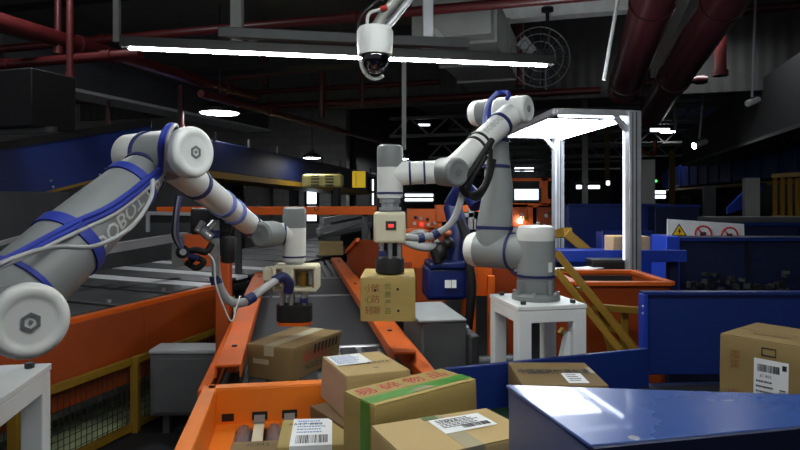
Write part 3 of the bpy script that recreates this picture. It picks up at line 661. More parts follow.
arm_text(t,f0,Wc,.0525,'DOBOT',.035,.4,.35)
nW = V((.5,-.86,-.05)).normalized(); 
build('wrist_barrel', MB().lathe(Wc-nW*.085,nW,[(0,.03),(.008,.05),(.03,.056),(.1,.058),(.13,.057)],36),'robot_grey',t)
cap_logo(t, Wc+nW*.045, nW, .056,'robot_grey')
J5 = P(390,174,2.5); Lk = Wc-nW*.05
build('wrist_link', MB().tube([Lk+(Lk-J5).normalized()*0,Lk.lerp(J5,.5),J5],[.047,.046,.05],32),'robot_white',t)
for f in (.35,.62): velcro(t,Lk,J5,f,.0465,.008,'navy_seal',name='seal_ring')
def wrist_tool(t, J5, zt_, zb, r):
    build('wrist_body', MB().lathe(V((J5.x,J5.y,zb)),UZ,[(0,r*.96),(.01,r),(zt_-zb-.07,r)],36),'robot_white',t)
    build('wrist_top', MB().lathe(V((J5.x,J5.y,zt_-.09)),UZ,[(0,r*1.005),(.07,r*1.01),(.083,r*.96),(.09,r*.8),(.091,.001)],36),'robot_grey',t)
    build('seal_ring', MB().ring(V((J5.x,J5.y,zb+.02)),UZ,r,.002,.008,36),'navy_seal',t)
wrist_tool(t,J5,P(0,145,2.5).z,P(0,198,2.5).z,.052)
zf = P(0,198,2.5).z
build('tool_flange', MB().lathe((J5.x,J5.y,zf-.05),UZ,[(0,.045),(.012,.045),(.012,.036),(.03,.036),(.03,.042),(.05,.042)],32),'steel',t)
tb = build('gripper_housing', MB().box((J5.x,J5.y,P(0,227,2.5).z),(.128,.12,.122)),'cream',t,.012,3)
build('indicator_plate', MB().box((J5.x+.005,J5.y-.0605,P(0,228,2.5).z+.012),(.042,.003,.036)),'dark_steel',tb); build('red_light', MB().box((J5.x+.005,J5.y-.0625,P(0,228,2.5).z+.012),(.02,.004,.012)),'red_lamp',tb)
zh = 1.34
for sx in (-.035,.0,.037):
    for sy in (-.03,.03): build('guide_rod', MB().cyl((J5.x+sx,J5.y+sy,zh+.05),(J5.x+sx,J5.y+sy,P(0,241,2.5).z),.009,14),'steel',t)
build('rod_collar', MB().box((J5.x-.03,J5.y-.03,zh+.085),(.03,.03,.02)),'navy_seal',t)
build('suction_head', MB().lathe((J5.x,J5.y+.0,zh+.004),UZ,[(0,.05),(.004,.058),(.055,.058),(.062,.054)],32),'black_rubber',t)
# hoses of this robot
build('air_hose', MB().tube(sm([Wc+V((.06,.05,-.05)),P(461,200,2.5),P(452,222,2.5),P(436,234,2.48),P(420,238,2.46),P(404,237,2.46)]),.014,14),'hose',t)
build('hose_clip', MB().tube([P(439,232,2.48),P(433,236,2.48)],.019,14),'navy_seal',t); build('hose_clip', MB().tube([P(424,238,2.465),P(418,238.5,2.46)],.019,14),'navy_seal',t)
build('cable_bundle', MB().tube(sm([P(490,150,2.64),P(489,170,2.6),P(483,188,2.55),P(470,195,2.5),P(462,186,2.45),P(476,165,2.43),P(492,140,2.5)]),.013,10),'black_rubber',t)
build('cable_bundle', MB().tube(sm([P(494,160,2.62),P(489,180,2.58),P(478,198,2.52),P(468,192,2.46),P(474,176,2.43),P(486,156,2.44)]),.01,10),'black_rubber',t)
build('blue_cable', MB().tube(sm([P(490,128,2.7),P(489,108,2.62),P(493,97,2.62),P(502,92,2.64),P(509,94,2.6),P(507,99,2.58)]),.009,10),'blue_strap',t)
build('blue_cable', MB().tube(sm([P(486,150,2.7),P(484,125,2.62),P(488,104,2.58),P(497,92,2.6)]),.008,10),'pale_strap',t)
build('tiny_label', MB().box(bc+V((.045,-.066,.14)),(.02,.003,.04),.6),'label',t)

def arm_taper(t):
    d = (A1-A0).normalized(); toc = V((0,0,H))-A0.lerp(A1,.6); toc -= d*toc.dot(d); x = toc.normalized(); y = d.cross(x); o = A0.lerp(A1,.66); Ln = (A1-A0).length
    def fn(s, h):
        f = .66+s/Ln; r = .0855-.0*f; r = (.092+(.083-.092)*(f-.3)/.25) if f < .55 else (.083+(.068-.083)*(f-.55)/.3); r += .0025; th = .62+h/r
        return o+d*s+(x*math.cos(th)+y*math.sin(th))*r
    return build('arm_lettering', text_mb('DOBOT CR16',.062,fn,.0008), 'letter_grey', t)
# ---- robot at the left, close to the camera
ZL = 1.19
stand('white painted steel stand with a bolted top in the bottom left corner',(-1.12,1.50),.19,.19,ZL,AZU)
bl = V((-1.17,1.50,ZL)); nA = V((.866,-.5,0)); S_ = V((-.80,1.35,1.377))
t = thing('robot','large close robot arm wrapped in blue cable straps, reaching in from the left','robot arm',bl)
build('base_flange', MB().lathe(bl,UZ,[(0,.1),(.018,.1),(.026,.094),(.03,.082)],40),'robot_grey',t)
build('base_column', MB().lathe(bl,UZ,[(.02,.082),(.1,.084),(.3,.086),(.33,.07)],40),'robot_arm_grey',t)
J2 = V((bl.x,bl.y,1.377)); 
build('shoulder_neck', MB().cyl(J2,S_-nA*.2,.07,36),'robot_arm_grey',t)
build('shoulder_housing', MB().lathe(S_-nA*.22,nA,[(0,.068),(.03,.078),(.19,.08)],44),'robot_arm_grey',t)
cap_logo(t, S_-nA*.03+V((.008,0,.0)), V((.70,-.71,0)), .084, 'robot_white')
A0 = S_-nA*.125+UZ*.02; Ec = P(199,152,1.8); El = Ec-nA*.185; A1 = El-UZ*.02
build('upper_arm', MB().tube([A0,A0.lerp(A1,.1),A0.lerp(A1,.3),A0.lerp(A1,.55),A0.lerp(A1,.85),A1],[.084,.094,.092,.083,.068,.05],44),'near_arm_grey',t)
build('elbow_housing', MB().lathe(Ec-nA*.33,nA,[(0,.04),(.006,.056),(.02,.066),(.1,.068),(.11,.068)],44),'robot_white',t)
build('elbow_body', MB().lathe(Ec-nA*.22,nA,[(0,.068),(.01,.066),(.03,.07),(.2,.072)],44),'robot_arm_grey',t)
velcro(t,Ec-nA*.33,Ec,.34,.069,.01,'navy_seal',name='seal_ring')
cap_logo(t, Ec-nA*.03, V((.87,-.49,0)), .076)
velcro(t,A0,A1,.9,.064,.01,'navy_seal',name='seal_ring')
velcro(t,A0,A1,.1,.0945,.012,'blue_strap')
velcro(t,A0,A1,.36,.0905,.032,'blue_strap',.006); velcro(t,A0,A1,.78,.072,.026,'blue_strap',.007)
arm_text(t,A0.lerp(A1,.3),A0.lerp(A1,.85),.0,'DOBOT CR16',.066,.5,.5,'letter_grey') if 0 else arm_taper(t)
def onarm(f, ang, lift=.008):
    d = (A1-A0).normalized(); toc = V((0,0,H))-A0.lerp(A1,f); toc -= d*toc.dot(d); x = toc.normalized(); y = d.cross(x); r = .098-.031*f
    return A0.lerp(A1,f)+(x*math.cos(ang)+y*math.sin(ang))*(r+lift)
for k,(o1,m_,rr_) in enumerate(((0,'blue_strap',.0075),(.15,'blue_strap',.006),(.28,'hose',.005))):
    pts = [P(-30,272+3*k,1.25),P(8,258+3*k,1.32)]+[onarm(f,a+o1) for f,a in ((.36,-.3),(.5,-.02),(.62,.12),(.75,.2),(.88,.25))]+[P(160+k*3,146,1.72),P(165+k*3,130,1.72),P(172+k*2,125,1.78),P(174+k*2,130,1.86)]
    build('cable_bundle', MB().tube(sm(pts,6),rr_,10),m_,t)
build('grey_cable', MB().tube(sm([P(-30,276,1.2),P(20,256,1.3),P(55,247,1.36),P(95,246,1.42),P(130,228,1.5),P(150,200,1.6),P(153,180,1.66)],6),.0055,10),'hose',t)
# forearm, wrist, gripper
f0 = P(172,165,1.9); Wc = P(262,234,2.6); Wf = P(258,231,2.68)
build('forearm', MB().tube([f0,f0.lerp(Wf,.12),f0.lerp(Wf,.5),f0.lerp(Wf,.85),Wf],[.05,.05,.047,.045,.045],36),'robot_white',t)
velcro(t,f0,Wf,.22,.05,.02,'navy_seal'); 
for f in (.5,.63): velcro(t,f0,Wf,f,.048,.03,'pale_strap',.004)
velcro(t,f0,Wf,.86,.0455,.01,'navy_seal',name='seal_ring')
build('joint_shell', MB().ball(Wf+V((.02,.0,-.004)),.047,24),'robot_white',t)
nW = V((-.42,-.9,0)).normalized()
build('wrist_barrel', MB().lathe(Wc-nW*.09+V((.025,-.02,0)),nW,[(.02,.03),(.028,.05),(.04,.054),(.13,.055)],36),'robot_grey',t)
cap_logo(t, Wc+nW*.035+V((.025,-.02,0)), nW, .053,'robot_grey')
J5 = P(294.5,234,2.7)
build('wrist_link', MB().tube([Wc+V((.02,.06,0)),J5],[.044,.048],32),'robot_white',t); velcro(t,Wc+V((.02,.06,0)),J5,.55,.046,.008,'navy_seal',name='seal_ring')
wrist_tool(t,J5,P(0,207,2.7).z,P(0,261,2.7).z,.05)
zf = P(0,261,2.7).z
build('tool_flange', MB().lathe((J5.x,J5.y,zf-.03),UZ,[(0,.045),(.012,.045),(.012,.036),(.02,.036),(.02,.042),(.03,.042)],32),'steel',t)
cz = P(0,277,2.7).z; cx_ = P(297,0,2.7).x
hs = MB().box((cx_,2.7,cz+.048),(.185,.12,.016)).box((cx_,2.7,cz-.048),(.185,.12,.016)).box((cx_-.0875,2.7,cz),(.016,.12,.1)).box((cx_+.0875,2.7,cz),(.016,.12,.1)).box((cx_-.03,2.7,cz),(.05,.118,.1)).box((cx_+.02,2.75,cz),(.13,.012,.1))
hb_ = build('gripper_housing', hs,'cream',t,.005,2)
build('brass_valve', MB().cyl((cx_+.03,2.68,cz-.035),(cx_+.03,2.68,cz+.02),.018,16),'brass',hb_); build('brass_valve', MB().cyl((cx_+.062,2.69,cz-.03),(cx_+.062,2.69,cz+.03),.013,16),'steel',hb_)
build('side_fitting', MB().box((cx_-.12,2.69,cz+.015),(.045,.06,.06)),'cream',hb_,.008)
zh = 1.11
for sx in (-.05,-.01,.045):
    for sy in (-.03,.03): build('guide_rod', MB().cyl((J5.x+sx,2.7+sy,zh+.07),(J5.x+sx,2.7+sy,cz-.05),.009,14),'steel',t)
build('rod_collar', MB().cyl((J5.x+.045,2.67,zh+.085),(J5.x+.045,2.67,zh+.105),.018),'navy_seal',t)
def oblong(x, y, z0, z1, a, r):
    pts = [V((x+a*(1 if math.cos(t_)>0 else -1)+r*math.cos(t_), y+r*math.sin(t_), z0)) for t_ in [k*2*math.pi/32+.01 for k in range(32)]]; return MB().prism(pts, V((0,0,z1-z0)))
build('suction_head', oblong(J5.x,2.7,zh,zh+.075,.03,.048),'black_rubber',t,.005)
build('foam_pad', oblong(J5.x,2.7,zh-.014,zh,.028,.046),'orange',t)
# hoses and valve cluster
build('air_hose', MB().tube(sm([P(215,220,2.35),P(215,245,2.35),P(217,278,2.35),P(228,300,2.38),P(245,302,2.42),P(262,290,2.5),P(276,281,2.58),P(284,280,2.62)]),.017,16),'hose',t)
for a,b in ((P(215,276,2.35),P(217,284,2.35)),(P(246,301,2.42),P(253,297,2.45)),(P(214,238,2.35),P(214,230,2.35))): build('hose_clip', MB().tube([a,b],.022,14),'navy_seal',t)
build('hose_elbow', MB().tube(sm([P(274,281,2.58),P(283,277,2.6),P(289,284,2.62),P(288,292,2.63)]),.021,14),'navy_seal',t)
build('thin_cable', MB().tube(sm([P(205,250,2.3),P(214,262,2.3),P(216,285,2.3),P(226,312,2.32),P(232,321,2.33),P(236,308,2.36),P(240,296,2.4)]),.003,8),'cable_white',t)
vb = build('valve_block', MB().box(P(212,221,2.4),(.15,.09,.1),.2).box(P(222,238,2.42),(.06,.06,.14),.2),'black',t,.01)
build('silver_fitting', MB().cyl(P(199,228,2.28),P(211,238,2.28),.017,14).cyl(P(203,222,2.28),P(197,232,2.26),.012,12).cyl(P(208,228,2.27),P(214,222,2.3),.01,12),'steel',vb)
build('muffler', MB().cyl(P(229,236,2.3),P(228,263,2.3),.027,20,e=.008),'black',t)
build('pressure_gauge', MB().cyl(P(182,252,2.3),P(183,252,2.25),.024,24),'black_rubber',t); build('gauge_nut', MB().cyl(P(183,252,2.25),P(183,252,2.235),.012,12),'steel',t)
build('black_tubing', MB().tube(sm([P(184,252,2.28),P(196,250,2.28),P(206,252,2.3),P(212,244,2.32)]),.012,12),'black_rubber',t)
build('black_tubing', MB().tube(sm([P(186,262,2.3),P(196,268,2.3),P(204,262,2.3),P(196,258,2.3),P(190,262,2.32)]),.011,12),'black_rubber',t)
build('orange_plug', MB().cyl(P(189,256,2.27),P(198,258,2.27),.012,12),'navy_seal',t)
for k,m_ in enumerate(('navy_seal','cable_white','pale_strap')):
    build('dangling_cable', MB().tube(sm([P(177+k*2,196,2.15),P(174+k*2,215,2.15),P(173+k*2.4,235,2.2),P(179+k*1.5,247,2.25),P(184,251,2.27)]),.0055,8),m_,t)
# ================================================================ PARCEL BIN WITH ROLLERS
K0 = G(213,389,1.0); 
def K(a, b, z): return V((K0.x,K0.y,z))+VV*a-U*b      # a to the right, b towards the camera
BW, BD = .80, .66
t = thing('parcel_bin','orange roller-bottomed bin full of cartons at the bottom of the picture','bin',K(BW/2,BD/2,.0))
def wall(n,a0,b0,a1,b1,z0=.8,z1=1.0,th=.012):
    return build(n, MB().bar(K(a0,b0,(z0+z1)/2),K(a1,b1,(z0+z1)/2),th,z1-z0),'orange_bin',t,.003)
wall('back_wall',0,0.006,BW,0.006); wall('side_wall',.006,0,.006,BD); wall('side_wall',BW-.0,0,BW,BD)
build('top_flange', MB().bar(K(-.02,-.012,1.0),K(BW,-.012,1.0),.045,.01),'orange_bin',t,.003)
build('top_flange', MB().bar(K(-.012,-.03,1.0),K(-.012,BD,1.0),.045,.01),'orange_bin',t,.003)
build('inner_ledge', MB().bar(K(.045,.03,.875),K(.045,BD,.875),.07,.01),'orange_bin',t,.002); build('inner_ledge', MB().bar(K(0,.03,.876),K(BW,.03,.876),.05,.01),'orange_bin',t,.002)
build('bin_floor', MB().slab([K(0,BD,.8),K(BW,BD,.8),K(BW,0,.8),K(0,0,.8)],.01),'dark',t)
for k in range(9):
    a = .105+k*.1
    if a > BW-.06: break
    build('roller', MB().cyl(K(a,.035,.856),K(a,BD-.01,.852),.03,24,e=.006),'roller',t)
    build('slide_strip', MB().bar(K(a+.05,.02,.888),K(a+.05,BD-.02,.872),.034,.006),'cream',t,.001)
    build('strip_bracket', MB().bar(K(a+.05,.013,.905),K(a+.05,.05,.893),.036,.008),'galv',t)
    build('wall_slot', MB().bar(K(a+.025,.0135,.905),K(a+.076,.0135,.905),.003,.028),'black',t)
build('wall_slot', MB().bar(K(.03,.0135,.905),K(.07,.0135,.905),.003,.025),'black',t)
for a,b in ((.03,.03),(BW-.03,.03),(.03,BD-.03),(BW-.03,BD-.03)): build('leg', MB().bar(K(a,b,0),K(a,b,.8),.05),'orange_deep',t)

# ================================================================ CARTONS
def carton(label, pos, rz, size, m, cat='cardboard box', group='cardboard parcels', tape=None, tape_axis='x', jit=.004, flap=True, thick=.0, name='cardboard_box'):
    sx, sy, sz = size; t = thing(name, label, cat, pos, rz, group); Wt = W[t]; R = random.Random(hash((round(pos[0]*100),round(pos[1]*100))) & 255)
    j = lambda: R.uniform(-jit,jit)
    c = [V((x*sx/2+j(),y*sy/2+j(),z)) for z in (0,sz) for x,y in ((-1,-1),(1,-1),(1,1),(-1,1))]
    for i in range(4): c[i].z = 0; c[i+4].z += j()*.6
    t_ = {'top':(4,5,6,7),'front':(0,1,5,4),'left':(3,0,4,7),'right':(1,2,6,5),'back':(2,3,7,6)}
    def face(f):
        a,b,c_,d = [c[i] for i in t_[f]]; n = (b-a).cross(d-a).normalized()
        return lambda u,v,o=.001: Wt@(a*(1-u)*(1-v)+b*u*(1-v)+c_*u*v+d*(1-u)*v+n*o)
    # body: gridded so that the sides bow a little
    mb = MB(); N = 6
    for f in t_:
        fn = face(f); base = len(mb.v)
        for i in range(N+1):
            for k in range(N+1):
                u, v = k/N, i/N; mb.v.append(fn(u,v,-.003*math.sin(u*math.pi)*math.sin(v*math.pi)*(1 if f=='top' else .4)*(1 if not flap else .0)))
        for i in range(N):
            for k in range(N): q = base+i*(N+1)+k; mb.f.append([q,q+1,q+N+2,q+N+1])
    b = len(mb.v); mb.v += [Wt@c[i] for i in range(4)]; mb.f.append([b+3,b+2,b+1,b])
    body = build('box_body', mb, m, t)
    bm = bmesh.new(); bm.from_mesh(body.data); bmesh.ops.remove_doubles(bm, verts=bm.verts, dist=.0015); bmesh.ops.recalc_face_normals(bm, faces=bm.faces); bm.to_mesh(body.data); bm.free()
    md = body.modifiers.new('bevel','BEVEL'); md.width=.003; md.segments=2; md.limit_method='ANGLE'; md.angle_limit=math.radians(40)
    t['_'] = 0; del t['_']
    T = dict(root=t, face=face, size=size)
    if flap:
        fn = face('top')
        for (v0,v1) in ((0.004,.494),(.506,.996)) if tape_axis == 'x' else ():
            build('top_flap', MB().slab([fn(.004,v0,.0026),fn(.996,v0,.0026),fn(.996,v1,.0026),fn(.004,v1,.0026)],.0022),m,t)
        for (v0,v1) in ((0.004,.494),(.506,.996)) if tape_axis == 'y' else ():
            build('top_flap', MB().slab([fn(v0,.004,.0026),fn(v1,.004,.0026),fn(v1,.996,.0026),fn(v0,.996,.0026)],.0022),m,t)
    if tape:
        w = .024/(sy if tape_axis=='x' else sx); fn = face('top')
        if tape_axis=='x': q = [(-.002,.5-w),(1.002,.5-w),(1.002,.5+w),(-.002,.5+w)]; e = (('left',1),('right',1))
        else: q = [(.5-w,-.002),(.5+w,-.002),(.5+w,1.002),(.5-w,1.002)]; e = (('front',1),('back',1))
        tp = build('packing_tape', MB().slab([fn(u,v,.0034) for u,v in q],.0006),tape,t)
        for f,_ in e:
            g = face(f); n_ = (g(0,0,1)-g(0,0,0)); build('tape_end', MB().slab([g(.5-w,.72,.001),g(.5+w,.72,.001),g(.5+w,1.015,.001),g(.5-w,1.015,.001)],.0005,up=n_),tape,tp)
    return T
def decal(T, f, u0, v0, u1, v1, m, name, off=.0044, parent=None, th=.0006, label=None, skew=0):
    fn = T['face'](f); n_ = (fn(0,0,1)-fn(0,0,0))
    o = build(name, MB().slab([fn(u0,v0,off),fn(u1,v0+skew,off),fn(u1,v1+skew,off),fn(u0,v1,off)],th,up=n_),m,parent or T['root'])
    if label: o['label'] = label
    return o
def lettering(T, f, body, u, v, hu, m, name='printing', off=.0045, parent=None, rot=0, bold=.0, squeeze=1.):
    fn = T['face'](f); ax = (fn(1,0,0)-fn(0,0,0)).length; ay = (fn(0,1,0)-fn(0,0,0)).length; c, s = math.cos(rot), math.sin(rot)
    def g(x,y): x*=squeeze; a = x*c-y*s; b = x*s+y*c; return fn(u+a/ax, v+b/ay, off)
    return build(name, text_mb(body,hu,g,bold), m, parent or T['root'])
def barcode(T, f, u0, v0, u1, v1, parent, vertical=False, off=.0052, seed=1):
    fn = T['face'](f); n_ = (fn(0,0,1)-fn(0,0,0)); R = random.Random(seed); mb = MB(); x = 0
    while x < 1:
        w = R.choice((.012,.02,.035)); 
        if x+w > 1: break
        if vertical: q = [(u0,v0+(v1-v0)*x),(u1,v0+(v1-v0)*x),(u1,v0+(v1-v0)*(x+w)),(u0,v0+(v1-v0)*(x+w))]
        else: q = [(u0+(u1-u0)*x,v0),(u0+(u1-u0)*(x+w),v0),(u0+(u1-u0)*(x+w),v1),(u0+(u1-u0)*x,v1)]
        mb.slab([fn(a,b,off) for a,b in q],.0003,up=n_); x += w+R.choice((.012,.02,.03))
    return build('barcode', mb, 'ink', parent)
def lines(T, f, u0, v0, u1, v1, n, parent, m='ink', off=.0052, seed=3, h=.35, name='small_print'):
    fn = T['face'](f); n_ = (fn(0,0,1)-fn(0,0,0)); R = random.Random(seed); mb = MB()
    for i in range(n):
        v = v1-(v1-v0)*(i+.5)/n; dv = (v1-v0)/n*h/2; x = u0; e = u0+(u1-u0)*R.uniform(.6,1)
        while x < e:
            w = (u1-u0)*R.uniform(.03,.09); mb.slab([fn(a,b,off) for a,b in ((x,v-dv),(min(x+w,u1),v-dv),(min(x+w,u1),v+dv),(x,v+dv))],.0003,up=n_); x += w+(u1-u0)*.02
    return build(name, mb, m, parent)
def fit(pl, pf, pr=None, z=None): pass
FLB = .885   # roller top
# flat hidden supporter under the label carton
T = carton('dark brown carton half buried under the pale carton with the white sheet', (-.13,1.90,FLB), -1.0, (.24,.2,.105), 'card_dark', tape='brown_tape')
# carton with white sheet and pale pink side: corners (-.273,2.04) (-.094,2.09) (.037,1.89) (-.146,1.815)
a = V((-.273,2.04,0)); b = V((-.146,1.815,0)); c = V((.045,1.905,0)); ang = math.atan2((c-b).y,(c-b).x)
ctr = (a+c)/2
T = carton('medium carton with a white delivery sheet on top and a pale pinkish side', (ctr.x,ctr.y,.995), ang-.02, (.208,.25,.128), 'card_tan', jit=.006, flap=False)
d_ = decal(T,'top',.03,.45,.62,.93,'label','delivery_label',.002,skew=.02); lines(T,'top',.08,.5,.55,.9,7,d_,'pale_ink',.0028)
decal(T,'left',.02,.02,.98,.97,'card_pink','side_panel',.0006,label='pale pinkish side panel'); lettering(T,'top','CNTR 2',.78,.45,.03,'ink',off=.002); lettering(T,'top','4E',.55,.2,.02,'ink',off=.002)
# green-taped carton with red characters
a = V((-.147,1.63,0)); b = V((.124,1.87,0)); c = V((.188,1.737,0)); d = V((-.094,1.527,0)); ctr = (a+c)/2+V((.012,0,0))
ang = math.atan2((c-d).y,(c-d).x)
T = carton('long carton with green tape along its edge and red characters on top', (ctr.x,ctr.y,FLB), ang+.03, (.355,.145,.252), 'card_olive', jit=.005, flap=True)
decal(T,'top',.0,.13,1.0,.43,'green_tape','green_tape',.0034,label='green packing tape'); decal(T,'left',.56,.0,.86,1.0,'green_tape','green_tape_end',.0012,label='green packing tape end')
decal(T,'top',.42,.14,.6,.3,'clear_tape','tape_patch',.0042)
for ch,u in (('易',.13),('碎',.36),('物',.6),('品',.83)): lettering(T,'top',ch,u,.7,.055,'red_ink','red_character',.0034,bold=.0006,squeeze=1.25)
lettering(T,'front','DOWN 1',.3,.12,.03,'brown_ink',off=.001)
# open-cornered carton in front with address sheet
a = V((-.073,1.47,0)); b = V((.214,1.616,0)); ang = math.atan2((b-a).y,(b-a).x); dx = V((math.cos(ang),math.sin(ang),0)); dy = V((-dx.y,dx.x,0))
sz_ = (.335,.20); ctr = a+dx*sz_[0]/2-dy*sz_[1]/2
T = carton('large tan carton in the foreground with an address sheet and clear tape on top', (ctr.x,ctr.y,FLB), ang, (sz_[0],sz_[1],.215), 'card_tan', jit=.008, flap=True, tape='clear_tape', tape_axis='y')
d_ = decal(T,'top',.42,.42,.86,.86,'label','address_sheet',.0046,skew=-.0); lettering(T,'top','1602',.56,.76,.025,'ink',off=.0052,parent=d_); barcode(T,'top',.6,.48,.83,.58,d_,off=.0052); lines(T,'top',.46,.55,.82,.82,6,d_,off=.0054)
decal(T,'top',.40,.88,.52,.99,'green_ink','dark_tape_print',.0042)
# small carton with big white waybill
p1 = G(279,424,.99); T = carton('small carton with a large white barcode label, at the bottom edge over the rollers', (p1.x+.135,1.745,FLB), .1, (.235,.20,.105), 'card_olive', jit=.004, flap=False)
d_ = decal(T,'top',.14,-.0,.62,1.0,'label','waybill_label',.0014); lettering(T,'top','6617 883',.3,.78,.026,'ink',off=.0022,parent=d_); lines(T,'top',.2,.42,.56,.95,5,d_,'pale_ink',.0022); barcode(T,'top',.2,.08,.57,.36,d_,off=.0022)
decal(T,'front',.14,.1,.62,1.0,'label','label_fold',.0012)
p1 = G(236,446,.97); T = carton('little brown carton at the bottom edge over the steel rollers', (p1.x+.062,1.665,FLB), .12, (.15,.16,.08), 'card_brown', jit=.003, flap=False); lettering(T,'top','ICM3',.5,.8,.028,'ink',off=.0012)
# worn carton on the belt
a = G(251,342,1.035); b = G(284,352,1.035); c = G(336,333,1.035); ang = math.atan2((c-b).y,(c-b).x); ctr = (a+c)/2
T = carton('crumpled brown carton lying on the belt right below the suction gripper', (ctr.x,ctr.y,.902), ang+.02, ((c-b).length,(b-a).length*.95,.135), 'card_brown', jit=.012, flap=True, tape='clear_tape')
lettering(T,'front','易碎物品',.45,.55,.05,'red_ink',off=.001); lettering(T,'front','PACKED IN PAIR',.55,.25,.03,'ink',off=.001)
for k in range(7): decal(T,'front',.42+.075*k,.62,.46+.075*k,.92,'ink','dark_mark',.001)
decal(T,'left',.15,.45,.5,.6,'clear_tape','tape_scrap',.001)
# carton held by the gripper
T = carton('tan carton held in the air by the suction gripper', (P(388,0,2.38).x,2.53,1.172), .0, (.212,.29,.166), 'card_olive', jit=.002, flap=True)
for i in range(2):
    lettering(T,'front','小心轻放'[i*2:i*2+2],.17+.0*i,.72-.4*i,.032,'brown_ink',off=.001,rot=0) if 0 else None
    for j,ch in enumerate('小心轻放防潮'[i*3:i*3+3]): lettering(T,'front',ch,.16+.12*i,.76-.26*j,.034,'brown_ink','brown_character',.001)
for j,ch in enumerate('优质产品'): lettering(T,'front',ch,.5,.8-.19*j,.026,'green_ink','green_character',.001)
for u,v in ((.27,.72),(.68,.74),(.69,.24)): build('air_hole', MB().lathe(T['face']('front')(u,v,.0),V((0,-1,0)),[(0,.005),(.001,.005)],14),'black',T['root'])
decal(T,'top',.12,.03,.32,.16,'clear_tape','tape_scrap',.0032); decal(T,'top',.72,.04,.9,.16,'clear_tape','tape_scrap',.0032)
# flat carton behind blue chute cover
a = G(507,362,1.0); T = carton('flat brown carton with black writing, behind the shiny blue cover', (.53,2.115,.888), -.01, (.275,.275,.162), 'card_brown', jit=.003, flap=False)
lettering(T,'top','中国邮政快递包裹',.5,.55,.06,'ink',off=.0012,bold=.0012,squeeze=.52); d_ = decal(T,'top',.56,.08,.8,.48,'label','address_label',.0014); lines(T,'top',.6,.14,.76,.44,4,d_,off=.0022); decal(T,'top',.93,.5,.99,.75,'clear_tape','tape_scrap',.0014)
# big carton at right
d1 = V((.62,-.78,0)); ang = math.atan2(d1.y,d1.x); cc = V((1.032,2.0,0)); d2 = V((.78,.62,0)); sx_, sy_ = .345,.27; ctr = cc+d1*sx_/2+d2*sy_/2
T = carton('large carton with a white shipping label on its side, at the right edge', (ctr.x,ctr.y,.888), ang, (sx_,sy_,.32), 'card_big', jit=.004, flap=True)
d_ = decal(T,'front',.30,.16,.58,.83,'label','shipping_label',.0016); barcode(T,'front',.33,.71,.51,.78,d_,off=.0024); barcode(T,'front',.51,.24,.56,.58,d_,True,.0024,5); lines(T,'front',.32,.2,.49,.64,9,d_,off=.0024); decal(T,'front',.53,.75,.565,.80,'ink','printed_square',.0024,d_); lettering(T,'front','JC 805',.40,.67,.012,'ink',off=.0026,parent=d_)
lf = MB(); fn = T['face']('front'); nn = fn(0,0,1)-fn(0,0,0)
for (u0,v0,u1,v1) in ((.36,.86,.48,.872),(.36,.93,.48,.942),(.36,.86,.368,.942),(.472,.86,.48,.942)): lf.slab([fn(u0,v0,.0014),fn(u1,v0,.0014),fn(u1,v1,.0014),fn(u0,v1,.0014)],.0004,up=nn)
build('printed_frame', lf,'ink',T['root']); lettering(T,'front','轻放',.13,.78,.03,'brown_ink','printed_character',.0012,rot=-1.57); lettering(T,'front','UP',.12,.45,.025,'brown_ink',off=.0012)
decal(T,'top',.2,.28,.5,.36,'brown_tape','tape_strip',.0036)
# tiny far parcels
T = carton('small far carton lying at the end of the conveyor', (P(331,0,8.1).x,8.1,.905), .15, (.3,.3,.16), 'card_tan', jit=.002, tape='clear_tape')
pt = P(630,262,6.4); 
# ================================================================ BLUE CHUTE AREA
cf = .88
t = thing('blue_chute','wide blue sheet metal chute behind the foreground cartons, holding two cartons','chute',(1.3,2.4,0))
build('chute_floor', MB().slab([(.34,1.66,cf),(2.6,1.55,cf),(2.6,3.1,cf),(1.2,3.06,cf),(.2,2.72,cf)],.03),'blue_dark',t) if 0 else build('chute_floor', MB().prism([(.36,1.3,cf-.03),(2.3,1.3,cf-.03),(2.3,2.68,cf-.03),(1.0,2.56,cf-.03),(.2,2.24,cf-.03)],V((0,0,.03))),'blue_dark',t)
build('green_mat', MB().slab([(.30,1.75,cf+.006),(.39,1.75,cf+.006),(.39,2.25,cf+.006),(.24,2.2,cf+.006)],.005),'green_belt',t,)['label']='dark green belt surface'
build('black_mat', MB().slab([(.85,1.5,cf+.006),(2.2,1.5,cf+.006),(2.2,2.6,cf+.006),(.95,2.5,cf+.006)],.005),'black_rubber',t)
build('back_panel', MB().bar(V((.161,2.21,.955)),V((1.0,2.505,.955)),.02,.17),'blue_panel',t,.003)
0 and build('back_step', MB().bar(V((.32,2.22,.9)),V((.95,2.445,.9)),.05,.04),'blue_dark',t,.004)
build('yellow_plate', MB().box(V((.84,2.3,cf+.012)),(.1,.08,.012)),'yellow',t)
for x,y in ((.45,1.5),(.45,2.2),(2.1,1.5),(2.1,2.5)): build('leg', MB().box((x,y,.425),(.06,.06,.85)),'dark_steel',t)
t = thing('blue_barrier','tall blue panel standing at the back of the chute behind the large carton','panel',(1.9,2.7,cf))
build('panel', MB().box((1.78,2.70,1.055),(1.46,.03,.35)),'blue_panel',t,.004); build('edge_return', MB().box((1.055,2.69,1.055),(.02,.06,.35)),'blue_bright',t,.003); build('top_fold', MB().box((1.78,2.69,1.235),(1.46,.05,.012)),'blue_panel',t)
for z in (1.18,1.15,.95): build('rivet', MB().ball((1.044,2.665,z),.006,8),'steel',t)
